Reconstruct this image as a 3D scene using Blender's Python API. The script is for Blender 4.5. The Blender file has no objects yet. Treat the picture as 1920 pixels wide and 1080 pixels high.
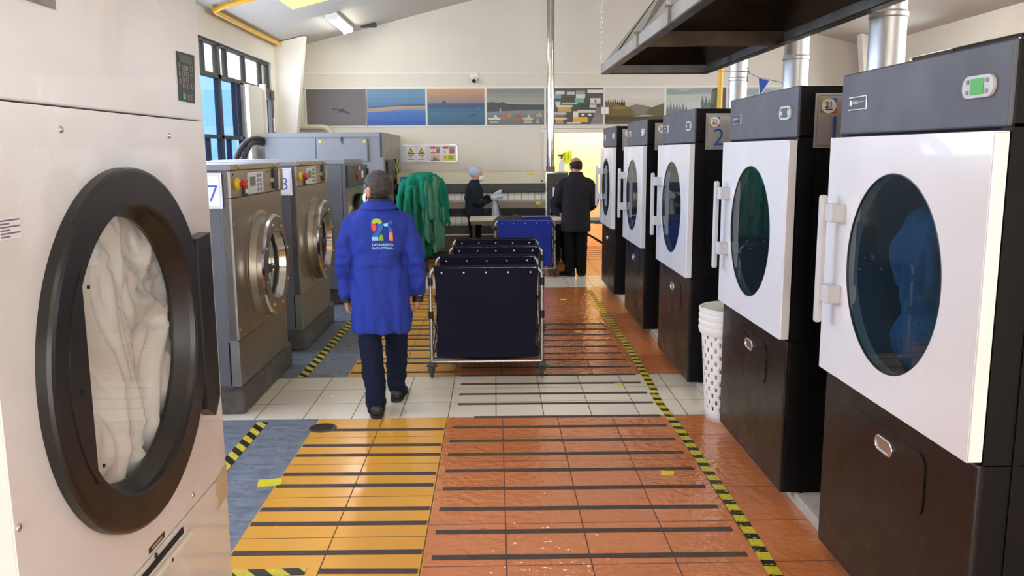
import bpy, bmesh, math, random
from mathutils import Vector, Matrix, noise
from mathutils.bvhtree import BVHTree
random.seed(7)
PI = math.pi
SC = bpy.context.scene
COL = SC.collection

# ------------------------------------------------------------------ materials
def lin(h):
    h = h.lstrip('#')
    o = []
    for i in (0, 2, 4):
        c = int(h[i:i+2], 16) / 255.0
        o.append(c / 12.92 if c <= 0.04045 else ((c + 0.055) / 1.055) ** 2.4)
    return (o[0], o[1], o[2], 1.0)

class NT:
    """tiny node-graph helper"""
    def __init__(self, name):
        self.m = bpy.data.materials.new(name)
        self.m.use_nodes = True
        self.t = self.m.node_tree
        self.b = self.t.nodes['Principled BSDF']
        self.out = self.t.nodes['Material Output']
    def n(self, typ, **kw):
        nd = self.t.nodes.new(typ)
        for k, v in kw.items():
            setattr(nd, k, v)
        return nd
    def l(self, a, b):
        self.t.links.new(a, b)
    def math(self, op, a, b=None, clamp=False):
        nd = self.n('ShaderNodeMath', operation=op)
        nd.use_clamp = clamp
        for i, v in enumerate((a, b)):
            if v is None:
                continue
            if isinstance(v, (int, float)):
                nd.inputs[i].default_value = v
            else:
                self.l(v, nd.inputs[i])
        return nd.outputs[0]
    def mix(self, fac, a, b, blend='MIX'):
        nd = self.n('ShaderNodeMix', data_type='RGBA', blend_type=blend)
        for sock, v in ((nd.inputs[0], fac), (nd.inputs[6], a), (nd.inputs[7], b)):
            if isinstance(v, (int, float)):
                sock.default_value = v
            elif isinstance(v, tuple):
                sock.default_value = v
            else:
                self.l(v, sock)
        return nd.outputs[2]
    def noise(self, scale, detail=3.0, rough=0.55, vec=None, dist=0.0):
        nd = self.n('ShaderNodeTexNoise')
        nd.inputs['Scale'].default_value = scale
        nd.inputs['Detail'].default_value = detail
        nd.inputs['Roughness'].default_value = rough
        nd.inputs['Distortion'].default_value = dist
        if vec is not None:
            self.l(vec, nd.inputs['Vector'])
        return nd.outputs[0]
    def obj(self):
        return self.n('ShaderNodeTexCoord').outputs['Object']
    def pos(self):
        return self.n('ShaderNodeNewGeometry').outputs['Position']
    def remap(self, v, a, b, c=0.0, d=1.0):
        nd = self.n('ShaderNodeMapRange')
        self.l(v, nd.inputs[0])
        for i, x in enumerate((a, b, c, d)):
            nd.inputs[i + 1].default_value = x
        return nd.outputs[0]
    def bump(self, h, strength, dist=0.01):
        nd = self.n('ShaderNodeBump')
        nd.inputs['Strength'].default_value = strength
        nd.inputs['Distance'].default_value = dist
        self.l(h, nd.inputs['Height'])
        self.l(nd.outputs[0], self.b.inputs['Normal'])
    def set(self, **kw):
        for k, v in kw.items():
            self.b.inputs[k.replace('_', ' ')].default_value = v

def mat(name, hexc, rough=0.5, metal=0.0, var=0.06, scale=6.0, bump=0.0, bscale=40.0, spec=0.5, coat=0.0,
        stain=None, stain_amt=0.0, stain_scale=3.0, rvar=0.08, stretch=None):
    """principled material with noise-driven colour, roughness, optional bump and dirt"""
    q = NT(name)
    c = lin(hexc)
    vec = q.obj()
    if stretch:
        mp = q.n('ShaderNodeMapping')
        mp.inputs['Scale'].default_value = stretch
        q.l(vec, mp.inputs['Vector'])
        vec = mp.outputs[0]
    nz = q.noise(scale, vec=vec)
    lo = tuple(x * (1 - var) for x in c[:3]) + (1,)
    hi = tuple(min(1, x * (1 + var)) for x in c[:3]) + (1,)
    f = q.remap(nz, 0.3, 0.7)
    colr = q.mix(f, lo, hi)
    if stain:
        s = q.remap(q.noise(stain_scale, 6, 0.65, vec=vec, dist=0.4), 0.5, 0.72, 0.0, stain_amt)
        colr = q.mix(s, colr, lin(stain))
    q.l(colr, q.b.inputs['Base Color'])
    q.l(q.remap(nz, 0.3, 0.7, max(0.02, rough - rvar), min(1, rough + rvar)), q.b.inputs['Roughness'])
    q.set(Metallic=metal)
    q.b.inputs['Specular IOR Level'].default_value = spec
    q.b.inputs['Coat Weight'].default_value = coat
    if bump:
        q.bump(q.noise(bscale, 3, 0.6, vec=vec), bump)
    return q.m

def emis(name, hexc, strength, base=None):
    q = NT(name)
    nz = q.noise(3.0)
    c = lin(hexc)
    col = q.mix(q.remap(nz, 0.3, 0.7), tuple(x * 0.95 for x in c[:3]) + (1,), c)
    q.l(col, q.b.inputs['Emission Color'])
    q.l(col, q.b.inputs['Base Color'])
    q.set(Emission_Strength=strength, Roughness=0.5)
    return q.m

def glass(name, tint, gloss=0.06, opacity=0.0, dirt='#c8c8c0', fres=1.45, rough=0.02):
    """thin pane: tinted see-through + mirror reflection growing at grazing angles, with slight film"""
    q = NT(name)
    tr = q.n('ShaderNodeBsdfTransparent'); tr.inputs[0].default_value = lin(tint)
    gl = q.n('ShaderNodeBsdfGlossy'); gl.inputs['Roughness'].default_value = rough
    df = q.n('ShaderNodeBsdfDiffuse'); df.inputs[0].default_value = lin(dirt)
    lw = q.n('ShaderNodeLayerWeight'); lw.inputs[0].default_value = 0.5
    fr = q.math('ADD', q.math('MULTIPLY', q.math('POWER', lw.outputs['Facing'], 4.0), 0.8), gloss)
    m1 = q.n('ShaderNodeMixShader')
    q.l(q.math('ADD', q.remap(q.noise(2.5, 5), 0.4, 0.75, 0, opacity * 0.5), opacity), m1.inputs[0])
    q.l(tr.outputs[0], m1.inputs[1]); q.l(df.outputs[0], m1.inputs[2])
    m2 = q.n('ShaderNodeMixShader')
    q.l(q.math('MINIMUM', fr, 0.9), m2.inputs[0])
    q.l(m1.outputs[0], m2.inputs[1]); q.l(gl.outputs[0], m2.inputs[2])
    q.l(m2.outputs[0], q.out.inputs[0])
    return q.m

_flat = {}
def ink(hexc, rough=0.55):
    k = (hexc, rough)
    if k not in _flat:
        _flat[k] = mat('ink_' + hexc.lstrip('#'), hexc, rough, var=0.03, scale=30)
    return _flat[k]

# ------------------------------------------------------------------ mesh builder
class MB:
    def __init__(self):
        self.bm = bmesh.new(); self.mi = 0
    def m(self, i):
        self.mi = i; return self
    def raw(self, verts, faces, smooth=False):
        vs = [self.bm.verts.new(v) for v in verts]
        out = []
        for f in faces:
            if len(set(f)) < 3:
                continue
            try:
                fc = self.bm.faces.new([vs[i] for i in f])
            except ValueError:
                continue
            fc.material_index = self.mi; fc.smooth = smooth
            out.append(fc)
        return vs
    def merge(self, tb, smooth=False):
        tb.verts.ensure_lookup_table(); tb.verts.index_update()
        self.raw([v.co.copy() for v in tb.verts], [[v.index for v in f.verts] for f in tb.faces], smooth)
        tb.free(); return self
    def box(self, a, b, bev=0.0, seg=2, mtx=None):
        x0, x1 = sorted((a[0], b[0])); y0, y1 = sorted((a[1], b[1])); z0, z1 = sorted((a[2], b[2]))
        t = bmesh.new()
        vs = [t.verts.new(p) for p in ((x0,y0,z0),(x1,y0,z0),(x1,y1,z0),(x0,y1,z0),(x0,y0,z1),(x1,y0,z1),(x1,y1,z1),(x0,y1,z1))]
        for f in ((3,2,1,0),(4,5,6,7),(0,1,5,4),(1,2,6,5),(2,3,7,6),(3,0,4,7)):
            t.faces.new([vs[i] for i in f])
        if bev > 0:
            bev = min(bev, 0.49 * min(x1-x0, y1-y0, z1-z0))
            bmesh.ops.bevel(t, geom=list(t.edges) + list(t.verts), offset=bev, segments=seg, profile=0.5, affect='EDGES')
        if mtx is not None:
            bmesh.ops.transform(t, matrix=mtx, verts=t.verts)
        return self.merge(t)
    def ring_frame(self, p, d):
        d = Vector(d).normalized()
        up = Vector((0,0,1)) if abs(d.z) < 0.95 else Vector((0,1,0))
        a = d.cross(up).normalized(); b = a.cross(d).normalized()
        return a, b
    def cyl(self, p0, p1, r, n=20, r2=None, caps=True):
        p0, p1 = Vector(p0), Vector(p1); r2 = r if r2 is None else r2
        a, b = self.ring_frame(p0, p1 - p0)
        vs = []
        for p, rr in ((p0, r), (p1, r2)):
            for i in range(n):
                t = 2*PI*i/n; vs.append(p + a*(math.cos(t)*rr) + b*(math.sin(t)*rr))
        self.raw(vs, [(i, (i+1) % n, n+(i+1) % n, n+i) for i in range(n)], True)
        if caps:
            self.raw(vs[:n], [tuple(range(n))[::-1]]); self.raw(vs[n:], [tuple(range(n))])
        return self
    def tube(self, pts, r, n=8, closed=False, caps=True):
        pts = [Vector(p) for p in pts]; k = len(pts)
        rs = r if isinstance(r, (list, tuple)) else [r]*k
        vs = []; a = None
        for i, p in enumerate(pts):
            if closed: d = pts[(i+1) % k] - pts[i-1]
            else: d = pts[min(i+1, k-1)] - pts[max(i-1, 0)]
            d.normalize()
            if a is None: a, b = self.ring_frame(p, d)
            else:
                a = (a - d*a.dot(d)).normalized(); b = a.cross(d).normalized()
            for j in range(n):
                t = 2*PI*j/n; vs.append(p + a*(math.cos(t)*rs[i]) + b*(math.sin(t)*rs[i]))
        fs = []
        for i in range(k if closed else k-1):
            for j in range(n):
                q = (i+1) % k
                fs.append((i*n+j, i*n+(j+1) % n, q*n+(j+1) % n, q*n+j))
        self.raw(vs, fs, True)
        if caps and not closed:
            self.raw(vs[:n], [tuple(range(n))[::-1]]); self.raw(vs[-n:], [tuple(range(n))])
        return self
    def lathe(self, prof, c=(0,0,0), axis='z', n=40, smooth=True, sharp=True):
        """prof: list of (radius, height) - revolved round axis through c; each span gets its own verts when sharp"""
        c = Vector(c)
        def P(r, h, t):
            u, v = r*math.cos(t), r*math.sin(t)
            return c + (Vector((u, v, h)) if axis == 'z' else Vector((h, u, v)) if axis == 'x' else Vector((u, h, v)))
        spans = [prof[i:i+2] for i in range(len(prof)-1)] if sharp else [prof]
        for sp in spans:
            vs = [P(r, h, 2*PI*j/n) for r, h in sp for j in range(n)]
            fs = [(i*n+j, i*n+(j+1) % n, (i+1)*n+(j+1) % n, (i+1)*n+j) for i in range(len(sp)-1) for j in range(n)]
            self.raw(vs, fs, smooth)
        return self
    def disc(self, c, r, axis='x', n=40):
        return self.lathe([(0.0001, 0), (r, 0)], c, axis, n, False)
    def prism(self, poly, axis, a0, a1):
        """closed 2D polygon extruded along axis; poly in the other two axes (in xyz order)"""
        def P(u, v, w):
            return (w, u, v) if axis == 'x' else (u, w, v) if axis == 'y' else (u, v, w)
        n = len(poly)
        vs = [P(u, v, a0) for u, v in poly] + [P(u, v, a1) for u, v in poly]
        self.raw(vs, [tuple(range(n))[::-1], tuple(range(n, 2*n))] + [(i, (i+1) % n, n+(i+1) % n, n+i) for i in range(n)])
        return self
    def ell(self, c, r, n=20, k=14, mtx=None):
        c = Vector(c); vs = []
        for i in range(k+1):
            ph = PI*i/k
            for j in range(n):
                t = 2*PI*j/n
                v = Vector((r[0]*math.sin(ph)*math.cos(t), r[1]*math.sin(ph)*math.sin(t), r[2]*math.cos(ph)))
                if mtx is not None: v = mtx @ v
                vs.append(c + v)
        fs = [(i*n+j, (i+1)*n+j, (i+1)*n+(j+1) % n, i*n+(j+1) % n) for i in range(k) for j in range(n)]
        self.raw(vs, fs, True); return self
    def loft(self, rings, caps=True, smooth=True):
        n = len(rings[0]); vs = [p for r in rings for p in r]
        self.raw(vs, [(i*n+j, i*n+(j+1) % n, (i+1)*n+(j+1) % n, (i+1)*n+j) for i in range(len(rings)-1) for j in range(n)]
                 + ([tuple(range(n))[::-1], tuple(range(len(vs)-n, len(vs)))] if caps else []), smooth)
        return self
    def plate_hole(self, y0, z0, y1, z1, cy, cz, r, x0, x1, n=64):
        """rectangular plate in the YZ plane (x0 front, x1 back) with a round hole"""
        ang = sorted(set([2*PI*i/n for i in range(n)] + [math.atan2(z-cz, y-cy) % (2*PI) for y in (y0, y1) for z in (z0, z1)]))
        ins, out = [], []
        for t in ang:
            c, s = math.cos(t), math.sin(t)
            ins.append((cy+r*c, cz+r*s))
            k = min([((y1-cy)/c if c > 1e-9 else (y0-cy)/c if c < -1e-9 else 1e9), ((z1-cz)/s if s > 1e-9 else (z0-cz)/s if s < -1e-9 else 1e9)])
            out.append((cy+k*c, cz+k*s))
        m = len(ang)
        for x, fl in ((x0, False), (x1, True)):
            vs = [(x, *p) for p in ins] + [(x, *p) for p in out]
            fs = [(i, (i+1) % m, m+(i+1) % m, m+i) for i in range(m)]
            self.raw(vs, [f[::-1] for f in fs] if fl else fs)
        self.raw([(x0, *p) for p in ins] + [(x1, *p) for p in ins], [(i, m+i, m+(i+1) % m, (i+1) % m) for i in range(m)], True)
        self.raw([(x0, *p) for p in out] + [(x1, *p) for p in out], [(i, (i+1) % m, m+(i+1) % m, m+i) for i in range(m)])
        return self
    def poly(self, pts):
        self.raw(pts, [tuple(range(len(pts)))]); return self

def place(o, parent):
    if parent is not None: o.parent = parent

def obj(name, mb, mats, parent=None, world=None, fix=True):
    """links a builder as ONE mesh object; world=Vector subtracts the owner's base so geometry may be given in world coordinates"""
    bm = mb.bm if isinstance(mb, MB) else mb
    if world is not None:
        bmesh.ops.translate(bm, vec=-Vector(world), verts=bm.verts)
    if fix:
        bmesh.ops.recalc_face_normals(bm, faces=bm.faces)
    me = bpy.data.meshes.new(name); bm.to_mesh(me); bm.free()
    for mm in (mats if isinstance(mats, (list, tuple)) else [mats]):
        me.materials.append(mm)
    o = bpy.data.objects.new(name, me); COL.objects.link(o); place(o, parent)
    return o

def tag(o, label, cat, group=None, kind=None):
    o['label'] = label; o['category'] = cat
    if group: o['group'] = group
    if kind: o['kind'] = kind
    return o

def thing(name, label, cat, loc=(0,0,0), rotz=0.0, group=None):
    o = bpy.data.objects.new(name, None); COL.objects.link(o)
    o.empty_display_size = 0.1
    o.location = loc; o.rotation_euler = (0, 0, rotz)
    return tag(o, label, cat, group)

def struct(name, mb, mats, label=None, fix=True):
    o = obj(name, mb, mats, fix=fix); o['kind'] = 'structure'
    if label: o['label'] = label
    return o

def kids(o):
    return [c for c in bpy.data.objects if c.parent == o]

def dup(root, loc, rotz, label, skip=()):
    r = root.copy(); COL.objects.link(r); r.location = loc; r.rotation_euler = (0, 0, rotz); r['label'] = label
    mp = {}
    for ch in kids(root):
        if ch.name.split('.')[0] in skip: continue
        c = ch.copy(); COL.objects.link(c); c.parent = r; mp[ch] = c
        for g in kids(ch):
            d = g.copy(); COL.objects.link(d); d.parent = c
    return r

_font_cache = {}
def text_geo(s, size=1.0, align='CENTER', bold=0.0):
    """verts/faces of a line of lettering in 2D, baseline at 0"""
    cu = bpy.data.curves.new('lettering', 'FONT'); cu.body = s; cu.size = size; cu.align_x = align; cu.offset = bold
    cu.resolution_u = 3
    o = bpy.data.objects.new('lettering', cu); COL.objects.link(o)
    dg = bpy.context.evaluated_depsgraph_get(); dg.update()
    me = bpy.data.meshes.new_from_object(o.evaluated_get(dg))
    vs = [v.co.copy() for v in me.vertices]; fs = [tuple(p.vertices) for p in me.polygons]
    bpy.data.objects.remove(o); bpy.data.curves.remove(cu); bpy.data.meshes.remove(me)
    return vs, fs

def letter(mb, s, size, org, ux, uz, align='CENTER', bold=0.0, off=None):
    vs, fs = text_geo(s, size, align, bold)
    org, ux, uz = Vector(org), Vector(ux), Vector(uz)
    mb.raw([org + ux*v.x + uz*v.y for v in vs], fs)
    return mb

def rrect(cx, cy, w, h, r, n=5):
    pts = []
    for sx, sy, a0 in ((1,1,0), (-1,1,PI/2), (-1,-1,PI), (1,-1,1.5*PI)):
        for i in range(n+1):
            t = a0 + PI/2*i/n
            pts.append((cx + sx*(w/2-r) + r*math.cos(t), cy + sy*(h/2-r) + r*math.sin(t)))
    return pts

def to_mesh_remesh(mb, voxel, smooth=4, factor=0.5):
    """union of closed lofts -> one continuous surface (bmesh)"""
    bm = mb.bm
    bmesh.ops.recalc_face_normals(bm, faces=bm.faces)
    me = bpy.data.meshes.new('tmp'); bm.to_mesh(me); bm.free()
    o = bpy.data.objects.new('tmp', me); COL.objects.link(o)
    r = o.modifiers.new('r', 'REMESH'); r.mode = 'VOXEL'; r.voxel_size = voxel; r.adaptivity = 0.0
    if smooth:
        s = o.modifiers.new('s', 'SMOOTH'); s.iterations = smooth; s.factor = factor
    dg = bpy.context.evaluated_depsgraph_get(); dg.update()
    m2 = bpy.data.meshes.new_from_object(o.evaluated_get(dg))
    out = bmesh.new(); out.from_mesh(m2)
    bpy.data.objects.remove(o); bpy.data.meshes.remove(me); bpy.data.meshes.remove(m2)
    for f in out.faces: f.smooth = True
    return out

def wrinkle(bm, amp, scale=(6,6,3), seed=0.0, fn=None):
    bm.normal_update()
    mv = []
    for v in bm.verts:
        p = Vector((v.co.x*scale[0]+seed, v.co.y*scale[1]-seed, v.co.z*scale[2]+2*seed))
        w = noise.noise_vector(p*0.6)
        d = noise.noise(p + w*0.9)
        d = (1-2*abs(d))*0.6 + 0.4*noise.noise(p*2.3)
        k = amp if fn is None else amp*fn(v.co)
        mv.append(v.normal*(d-0.35)*k)
    for v, m in zip(bm.verts, mv): v.co += m
    bm.normal_update()
# ------------------------------------------------------------------ palette
M = {}
M['wall'] = mat('painted_plaster', '#d9d3c6', 0.75, var=0.02, scale=1.2, bump=0.04, bscale=60, stain='#b9b2a2', stain_amt=0.18, stain_scale=0.9)
M['ceil'] = mat('ceiling_board', '#c0bcb4', 0.85, var=0.02, scale=1.0, bump=0.03, bscale=25)
M['white_trim'] = mat('white_trim', '#e6e1d6', 0.5, var=0.02)
M['cream'] = mat('cream_plaster', '#f0d9ac', 0.75, var=0.02, scale=1.5)
M['dark_frame'] = mat('dark_window_frame', '#2e2f33', 0.45, var=0.08, scale=12)
M['white_paint'] = mat('white_enamel', '#e2e3e6', 0.24, var=0.015, scale=2.0, coat=0.5, stain='#b7ad9d', stain_amt=0.22, stain_scale=2.2)
M['dryer_white'] = mat('white_door_enamel', '#e9e9ea', 0.2, var=0.012, scale=2.5, coat=0.3, stain='#c9c2b4', stain_amt=0.15, stain_scale=3.0)
M['black_panel'] = mat('black_side_panel', '#08080a', 0.5, var=0.1, scale=5, spec=0.18)
M['kick'] = mat('black_kick_panel', '#15110f', 0.3, var=0.15, scale=4, spec=0.4, stain='#5a5550', stain_amt=0.12, stain_scale=4.0)
M['slate'] = mat('slate_header', '#4b4d55', 0.5, var=0.04, scale=3, stain='#6a6c72', stain_amt=0.25, stain_scale=4, bump=0.02, bscale=200)
M['steel'] = mat('brushed_steel', '#a39b8c', 0.4, 0.95, var=0.05, scale=5, stain='#7a6f5e', stain_amt=0.2, stain_scale=2.5, stretch=(1, 6, 1))
M['steel_bright'] = mat('bright_steel', '#c9c6c0', 0.16, 1.0, var=0.04, scale=6)
M['galv'] = mat('galvanised_sheet', '#b9b9b8', 0.42, 0.9, var=0.1, scale=9, stretch=(3, 3, 0.6))
M['hood'] = mat('dull_galvanised_hood', '#8b8880', 0.5, 0.75, var=0.18, scale=6, stain='#4c473f', stain_amt=0.5, stain_scale=2.0)
M['grey_side'] = mat('grey_machine_paint', '#57585a', 0.45, var=0.04, scale=3, stain='#7c8084', stain_amt=0.2, stain_scale=2)
M['grey_blue'] = mat('blue_grey_machine_paint', '#7b7e82', 0.45, var=0.03, scale=2)
M['beige_panel'] = mat('warm_grey_panel', '#8f887e', 0.4, 0.35, var=0.04)
M['charcoal'] = mat('charcoal_plastic', '#26292c', 0.42, var=0.08, scale=8)
M['ringblack'] = mat('dark_door_ring', '#17181a', 0.38, var=0.12, scale=6, stain='#4a433c', stain_amt=0.15, stain_scale=8)
M['black'] = mat('black_rubber', '#101011', 0.6, var=0.1, scale=10)
M['rubber'] = mat('caster_rubber', '#2c2b2b', 0.6, var=0.1, scale=20)
M['concrete'] = mat('rough_concrete', '#5f5a55', 0.9, var=0.25, scale=9, bump=0.5, bscale=30, stain='#3e3a36', stain_amt=0.55, stain_scale=5)
M['yellowpipe'] = mat('yellow_pipe_paint', '#d9a520', 0.4, var=0.06)
M['chrome'] = mat('satin_chrome', '#d6d6d6', 0.2, 0.9, var=0.03)
M['white_plastic'] = mat('white_plastic', '#e8e6df', 0.4, var=0.02)
M['grey_plastic'] = mat('light_grey_plastic', '#c4c5c7', 0.4, var=0.03)
M['paper'] = mat('white_sign_card', '#e4e4ec', 0.5, var=0.02)
M['plate'] = mat('silver_sign_plate', '#b3aea8', 0.35, 0.4, var=0.03, scale=3)
M['tape_black'] = mat('black_grip_tape', '#463b33', 0.85, var=0.15, scale=60, bump=0.3, bscale=300, stain='#6a5f55', stain_amt=0.25, stain_scale=12)
M['tape_yellow'] = mat('yellow_floor_tape', '#d9cc2e', 0.5, var=0.06, scale=30, stain='#80761f', stain_amt=0.4, stain_scale=30)
M['navy'] = mat('navy_canvas', '#141526', 0.85, var=0.15, scale=30, bump=0.2, bscale=250, spec=0.2)
M['blue_canvas'] = mat('blue_canvas', '#1a2f92', 0.7, var=0.1, scale=20, bump=0.15, bscale=250, spec=0.25)
M['tube'] = mat('cart_steel_tube', '#a8a6a0', 0.3, 0.85, var=0.06, scale=15)
M['linen'] = mat('white_linen', '#efeeec', 0.9, var=0.03, scale=12, bump=0.15, bscale=220, spec=0.15)
M['blue_linen'] = mat('blue_linen', '#4f8fd0', 0.9, var=0.12, scale=8, bump=0.1, bscale=200, spec=0.1)
M['hood_in'] = mat('shade_toned_hood_lining', '#46382a', 0.36, 0.8, var=0.3, scale=5, stain='#3a3129', stain_amt=0.5, stain_scale=2.5)  # inner hood faces: shade and brown floor reflection put into the base colour
M['drum'] = mat('dryer_drum', '#5d686c', 0.35, 0.6, var=0.1, scale=6)
M['glass_dark'] = glass('smoked_door_glass', '#93aab0', gloss=0.06, opacity=0.10, dirt='#4f6a74')
M['glass_clear'] = glass('clear_door_glass', '#f3f5f4', gloss=0.08, opacity=0.02)
M['pane_blue'] = glass('blue_tinted_pane', '#a9caf4', gloss=0.03, opacity=0.05, dirt='#8fb4e6')
M['pane_clear'] = glass('clear_pane', '#f2f4ee', gloss=0.05, opacity=0.08, dirt='#e6e6dc')
M['lcd_green'] = emis('green_display', '#3f8a3a', 0.5)
M['lcd_dim'] = mat('dark_green_display', '#33503a', 0.3)
M['red'] = mat('red_button', '#c0281e', 0.35)
M['yellow'] = mat('yellow_plastic', '#d8b820', 0.4)
M['orange_knob'] = mat('orange_knob', '#d8642c', 0.4)
M['skylight'] = emis('yellowed_skylight_sheet', '#ffcf86', 0.62)
M['lamp'] = emis('fluorescent_tube', '#fffaf0', 30.0)
M['beige'] = mat('ivory_machine_cover', '#cdc6ac', 0.5, var=0.03)
M['iron_dark'] = mat('dark_green_grey_steel', '#3d403b', 0.5, var=0.06)
M['roller'] = mat('ironer_padding', '#e6e3da', 0.8, var=0.03, scale=20)
M['brown_panel'] = mat('brown_base_panel', '#6b563c', 0.6, var=0.1)
M['table_top'] = mat('cream_table_top', '#ddd5bd', 0.4, var=0.03)

def zc(x):
    return 3.53 + 0.252*(x+3.55) if x < 1.475 else 4.796 - 0.252*(x-1.475)

XL, XR, YB, YF = -3.55, 6.5, 15.0, -5.0

# ------------------------------------------------------------------ floor
def tile_mat(name, hexc, x0, px, y0, py, rough, grout, gw=0.006, ripple=0.0, rip_scale=18.0, var=0.05, mottled=None):
    q = NT(name)
    pos = q.pos()
    sp = q.n('ShaderNodeSeparateXYZ'); q.l(pos, sp.inputs[0])
    masks, cells = [], []
    for ax, o, p in ((0, x0, px), (1, y0, py)):
        u = q.math('DIVIDE', q.math('SUBTRACT', sp.outputs[ax], o), p)
        cells.append(q.math('FLOOR', u))
        fr = q.math('FRACT', u)
        d = q.math('MINIMUM', fr, q.math('SUBTRACT', 1.0, fr))
        masks.append(q.math('LESS_THAN', q.math('MULTIPLY', d, p), gw*0.5))
    mask = q.math('MAXIMUM', masks[0], masks[1])
    cb = q.n('ShaderNodeCombineXYZ'); q.l(cells[0], cb.inputs[0]); q.l(cells[1], cb.inputs[1])
    wn = q.n('ShaderNodeTexWhiteNoise'); wn.noise_dimensions = '2D'; q.l(cb.outputs[0], wn.inputs['Vector'])
    c = lin(hexc)
    col = q.mix(wn.outputs[0], tuple(v*(1-var) for v in c[:3])+(1,), tuple(min(1, v*(1+var)) for v in c[:3])+(1,))
    nz = q.noise(7.0, 5, 0.6, vec=pos)
    col = q.mix(q.remap(nz, 0.35, 0.7, 0, 0.16), col, tuple(v*0.72 for v in c[:3])+(1,))
    if mottled:
        mp = q.n('ShaderNodeMapping'); mp.inputs['Scale'].default_value = (1.0, 2.4, 1); q.l(pos, mp.inputs[0])
        mz = q.remap(q.noise(9.0, 8, 0.75, vec=mp.outputs[0], dist=0.6), 0.38, 0.62)
        col = q.mix(mz, col, lin(mottled))
    col = q.mix(mask, col, lin(grout))
    q.l(col, q.b.inputs['Base Color'])
    r = q.remap(nz, 0.3, 0.7, rough*0.8, rough*1.25)
    rm = q.n('ShaderNodeMix', data_type='FLOAT'); q.l(mask, rm.inputs[0]); q.l(r, rm.inputs[2]); rm.inputs[3].default_value = 0.85
    q.l(rm.outputs[0], q.b.inputs['Roughness'])
    q.b.inputs['Specular IOR Level'].default_value = 0.85 if ripple > 0.5 else 0.55
    h = q.math('SUBTRACT', q.math('MULTIPLY', q.noise(rip_scale, 2, 0.5, vec=pos), ripple), q.math('MULTIPLY', mask, 0.25))
    q.bump(h, 0.5, 0.012)
    return q.m

FM = [tile_mat('terracotta_floor_tile', '#cb7d4a', 0.034, 0.3668, 5.418, 0.411, 0.1, '#5b3018', ripple=1.3, rip_scale=20),
      tile_mat('yellow_floor_tile', '#dea23c', -0.765, 0.431, 5.045, 0.4632, 0.22, '#5a4020', ripple=0.1, rip_scale=12),
      tile_mat('ivory_floor_tile', '#e6dfcc', -0.009, 0.3225, 5.412, 0.3505, 0.22, '#5c4a3a', ripple=0.06),
      tile_mat('blue_marbled_floor_tile', '#858d98', -1.19, 0.9, 4.95, 0.47, 0.3, '#66788c', gw=0.004, ripple=0.05, mottled='#5b6672')]
fb = MB()
XS = [XL-0.1, -1.19, -0.328, XR+0.1]
YS = [(YF-0.1, -0.01, 0), (-0.01, 1.04, 1), (1.04, 5.412, 0), (5.412, 6.464, 1), (6.464, 10.835, 0), (10.835, 11.887, 1), (11.887, 16.8, 0)]
for a, b, w in YS:
    for i in range(3):
        fb.m(2 if w else (3, 1, 0)[i]).raw([(XS[i], a, 0), (XS[i+1], a, 0), (XS[i+1], b, 0), (XS[i], b, 0)], [(0, 1, 2, 3)])
struct('floor', fb, FM, 'tiled floor in terracotta, yellow, ivory and mottled blue', fix=False)

# ------------------------------------------------------------------ walls
wl = MB()
WY0, WY1 = 2.0, 13.86
wl.box((XL-0.2, YF, 0), (XL, YB, 1.0)); wl.box((XL-0.2, YF, 3.183), (XL, YB, 3.62))
wl.box((XL-0.2, YF, 1.0), (XL, WY0, 3.183)); wl.box((XL-0.2, WY1, 1.0), (XL, YB, 3.183))
struct('wall_left', wl, M['wall'])
wr = MB()
wr.box((XR, YF, 0), (XR+0.2, YB, 2.45)); wr.box((XR, YF, 3.17), (XR+0.2, YB, 3.7))
wr.box((XR, YF, 2.45), (XR+0.2, 1.0, 3.17)); wr.box((XR, 13.4, 2.45), (XR+0.2, YB, 3.17))
struct('wall_right', wr, M['wall'])
DX0, DX1, DZ = 0.93, 2.6, 2.09
wb = MB()
wb.prism([(XL-0.2, 0), (DX0, 0), (DX0, zc(DX0)+0.1), (XL-0.2, zc(XL-0.2)+0.1)], 'y', YB, YB+0.2)
wb.prism([(DX0, DZ), (DX1, DZ), (DX1, zc(DX1)+0.1), (1.475, zc(1.475)+0.1), (DX0, zc(DX0)+0.1)], 'y', YB, YB+0.2)
wb.prism([(DX1, 0), (XR+0.2, 0), (XR+0.2, zc(XR+0.2)+0.1), (DX1, zc(DX1)+0.1)], 'y', YB, YB+0.2)
struct('wall_back', wb, M['wall'])
wf = MB()
wf.prism([(XL-0.2, 0), (-1.2, 0), (-1.2, zc(-1.2)+0.1), (XL-0.2, zc(XL-0.2)+0.1)], 'y', YF-0.2, YF)
wf.prism([(-1.2, 3.3), (4.2, 3.3), (4.2, zc(4.2)+0.1), (1.475, zc(1.475)+0.1), (-1.2, zc(-1.2)+0.1)], 'y', YF-0.2, YF)  # wide opening below, added out of view to let fill light in
wf.prism([(4.2, 0), (XR+0.2, 0), (XR+0.2, zc(XR+0.2)+0.1), (4.2, zc(4.2)+0.1)], 'y', YF-0.2, YF)
struct('wall_front', wf, M['wall'])
cl = MB()
for xa, xb in ((XL-0.25, 1.475), (1.475, XR+0.25)):
    cl.prism([(xa, zc(xa) if xa < 1.475 else 4.796), (xb, 4.796 if xb < 2 else zc(xb)), (xb, (4.796 if xb < 2 else zc(xb))+0.12), (xa, (zc(xa) if xa < 1.475 else 4.796)+0.12)], 'y', YF-0.2, YB+0.2)
struct('ceiling', cl, M['ceil'])
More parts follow.
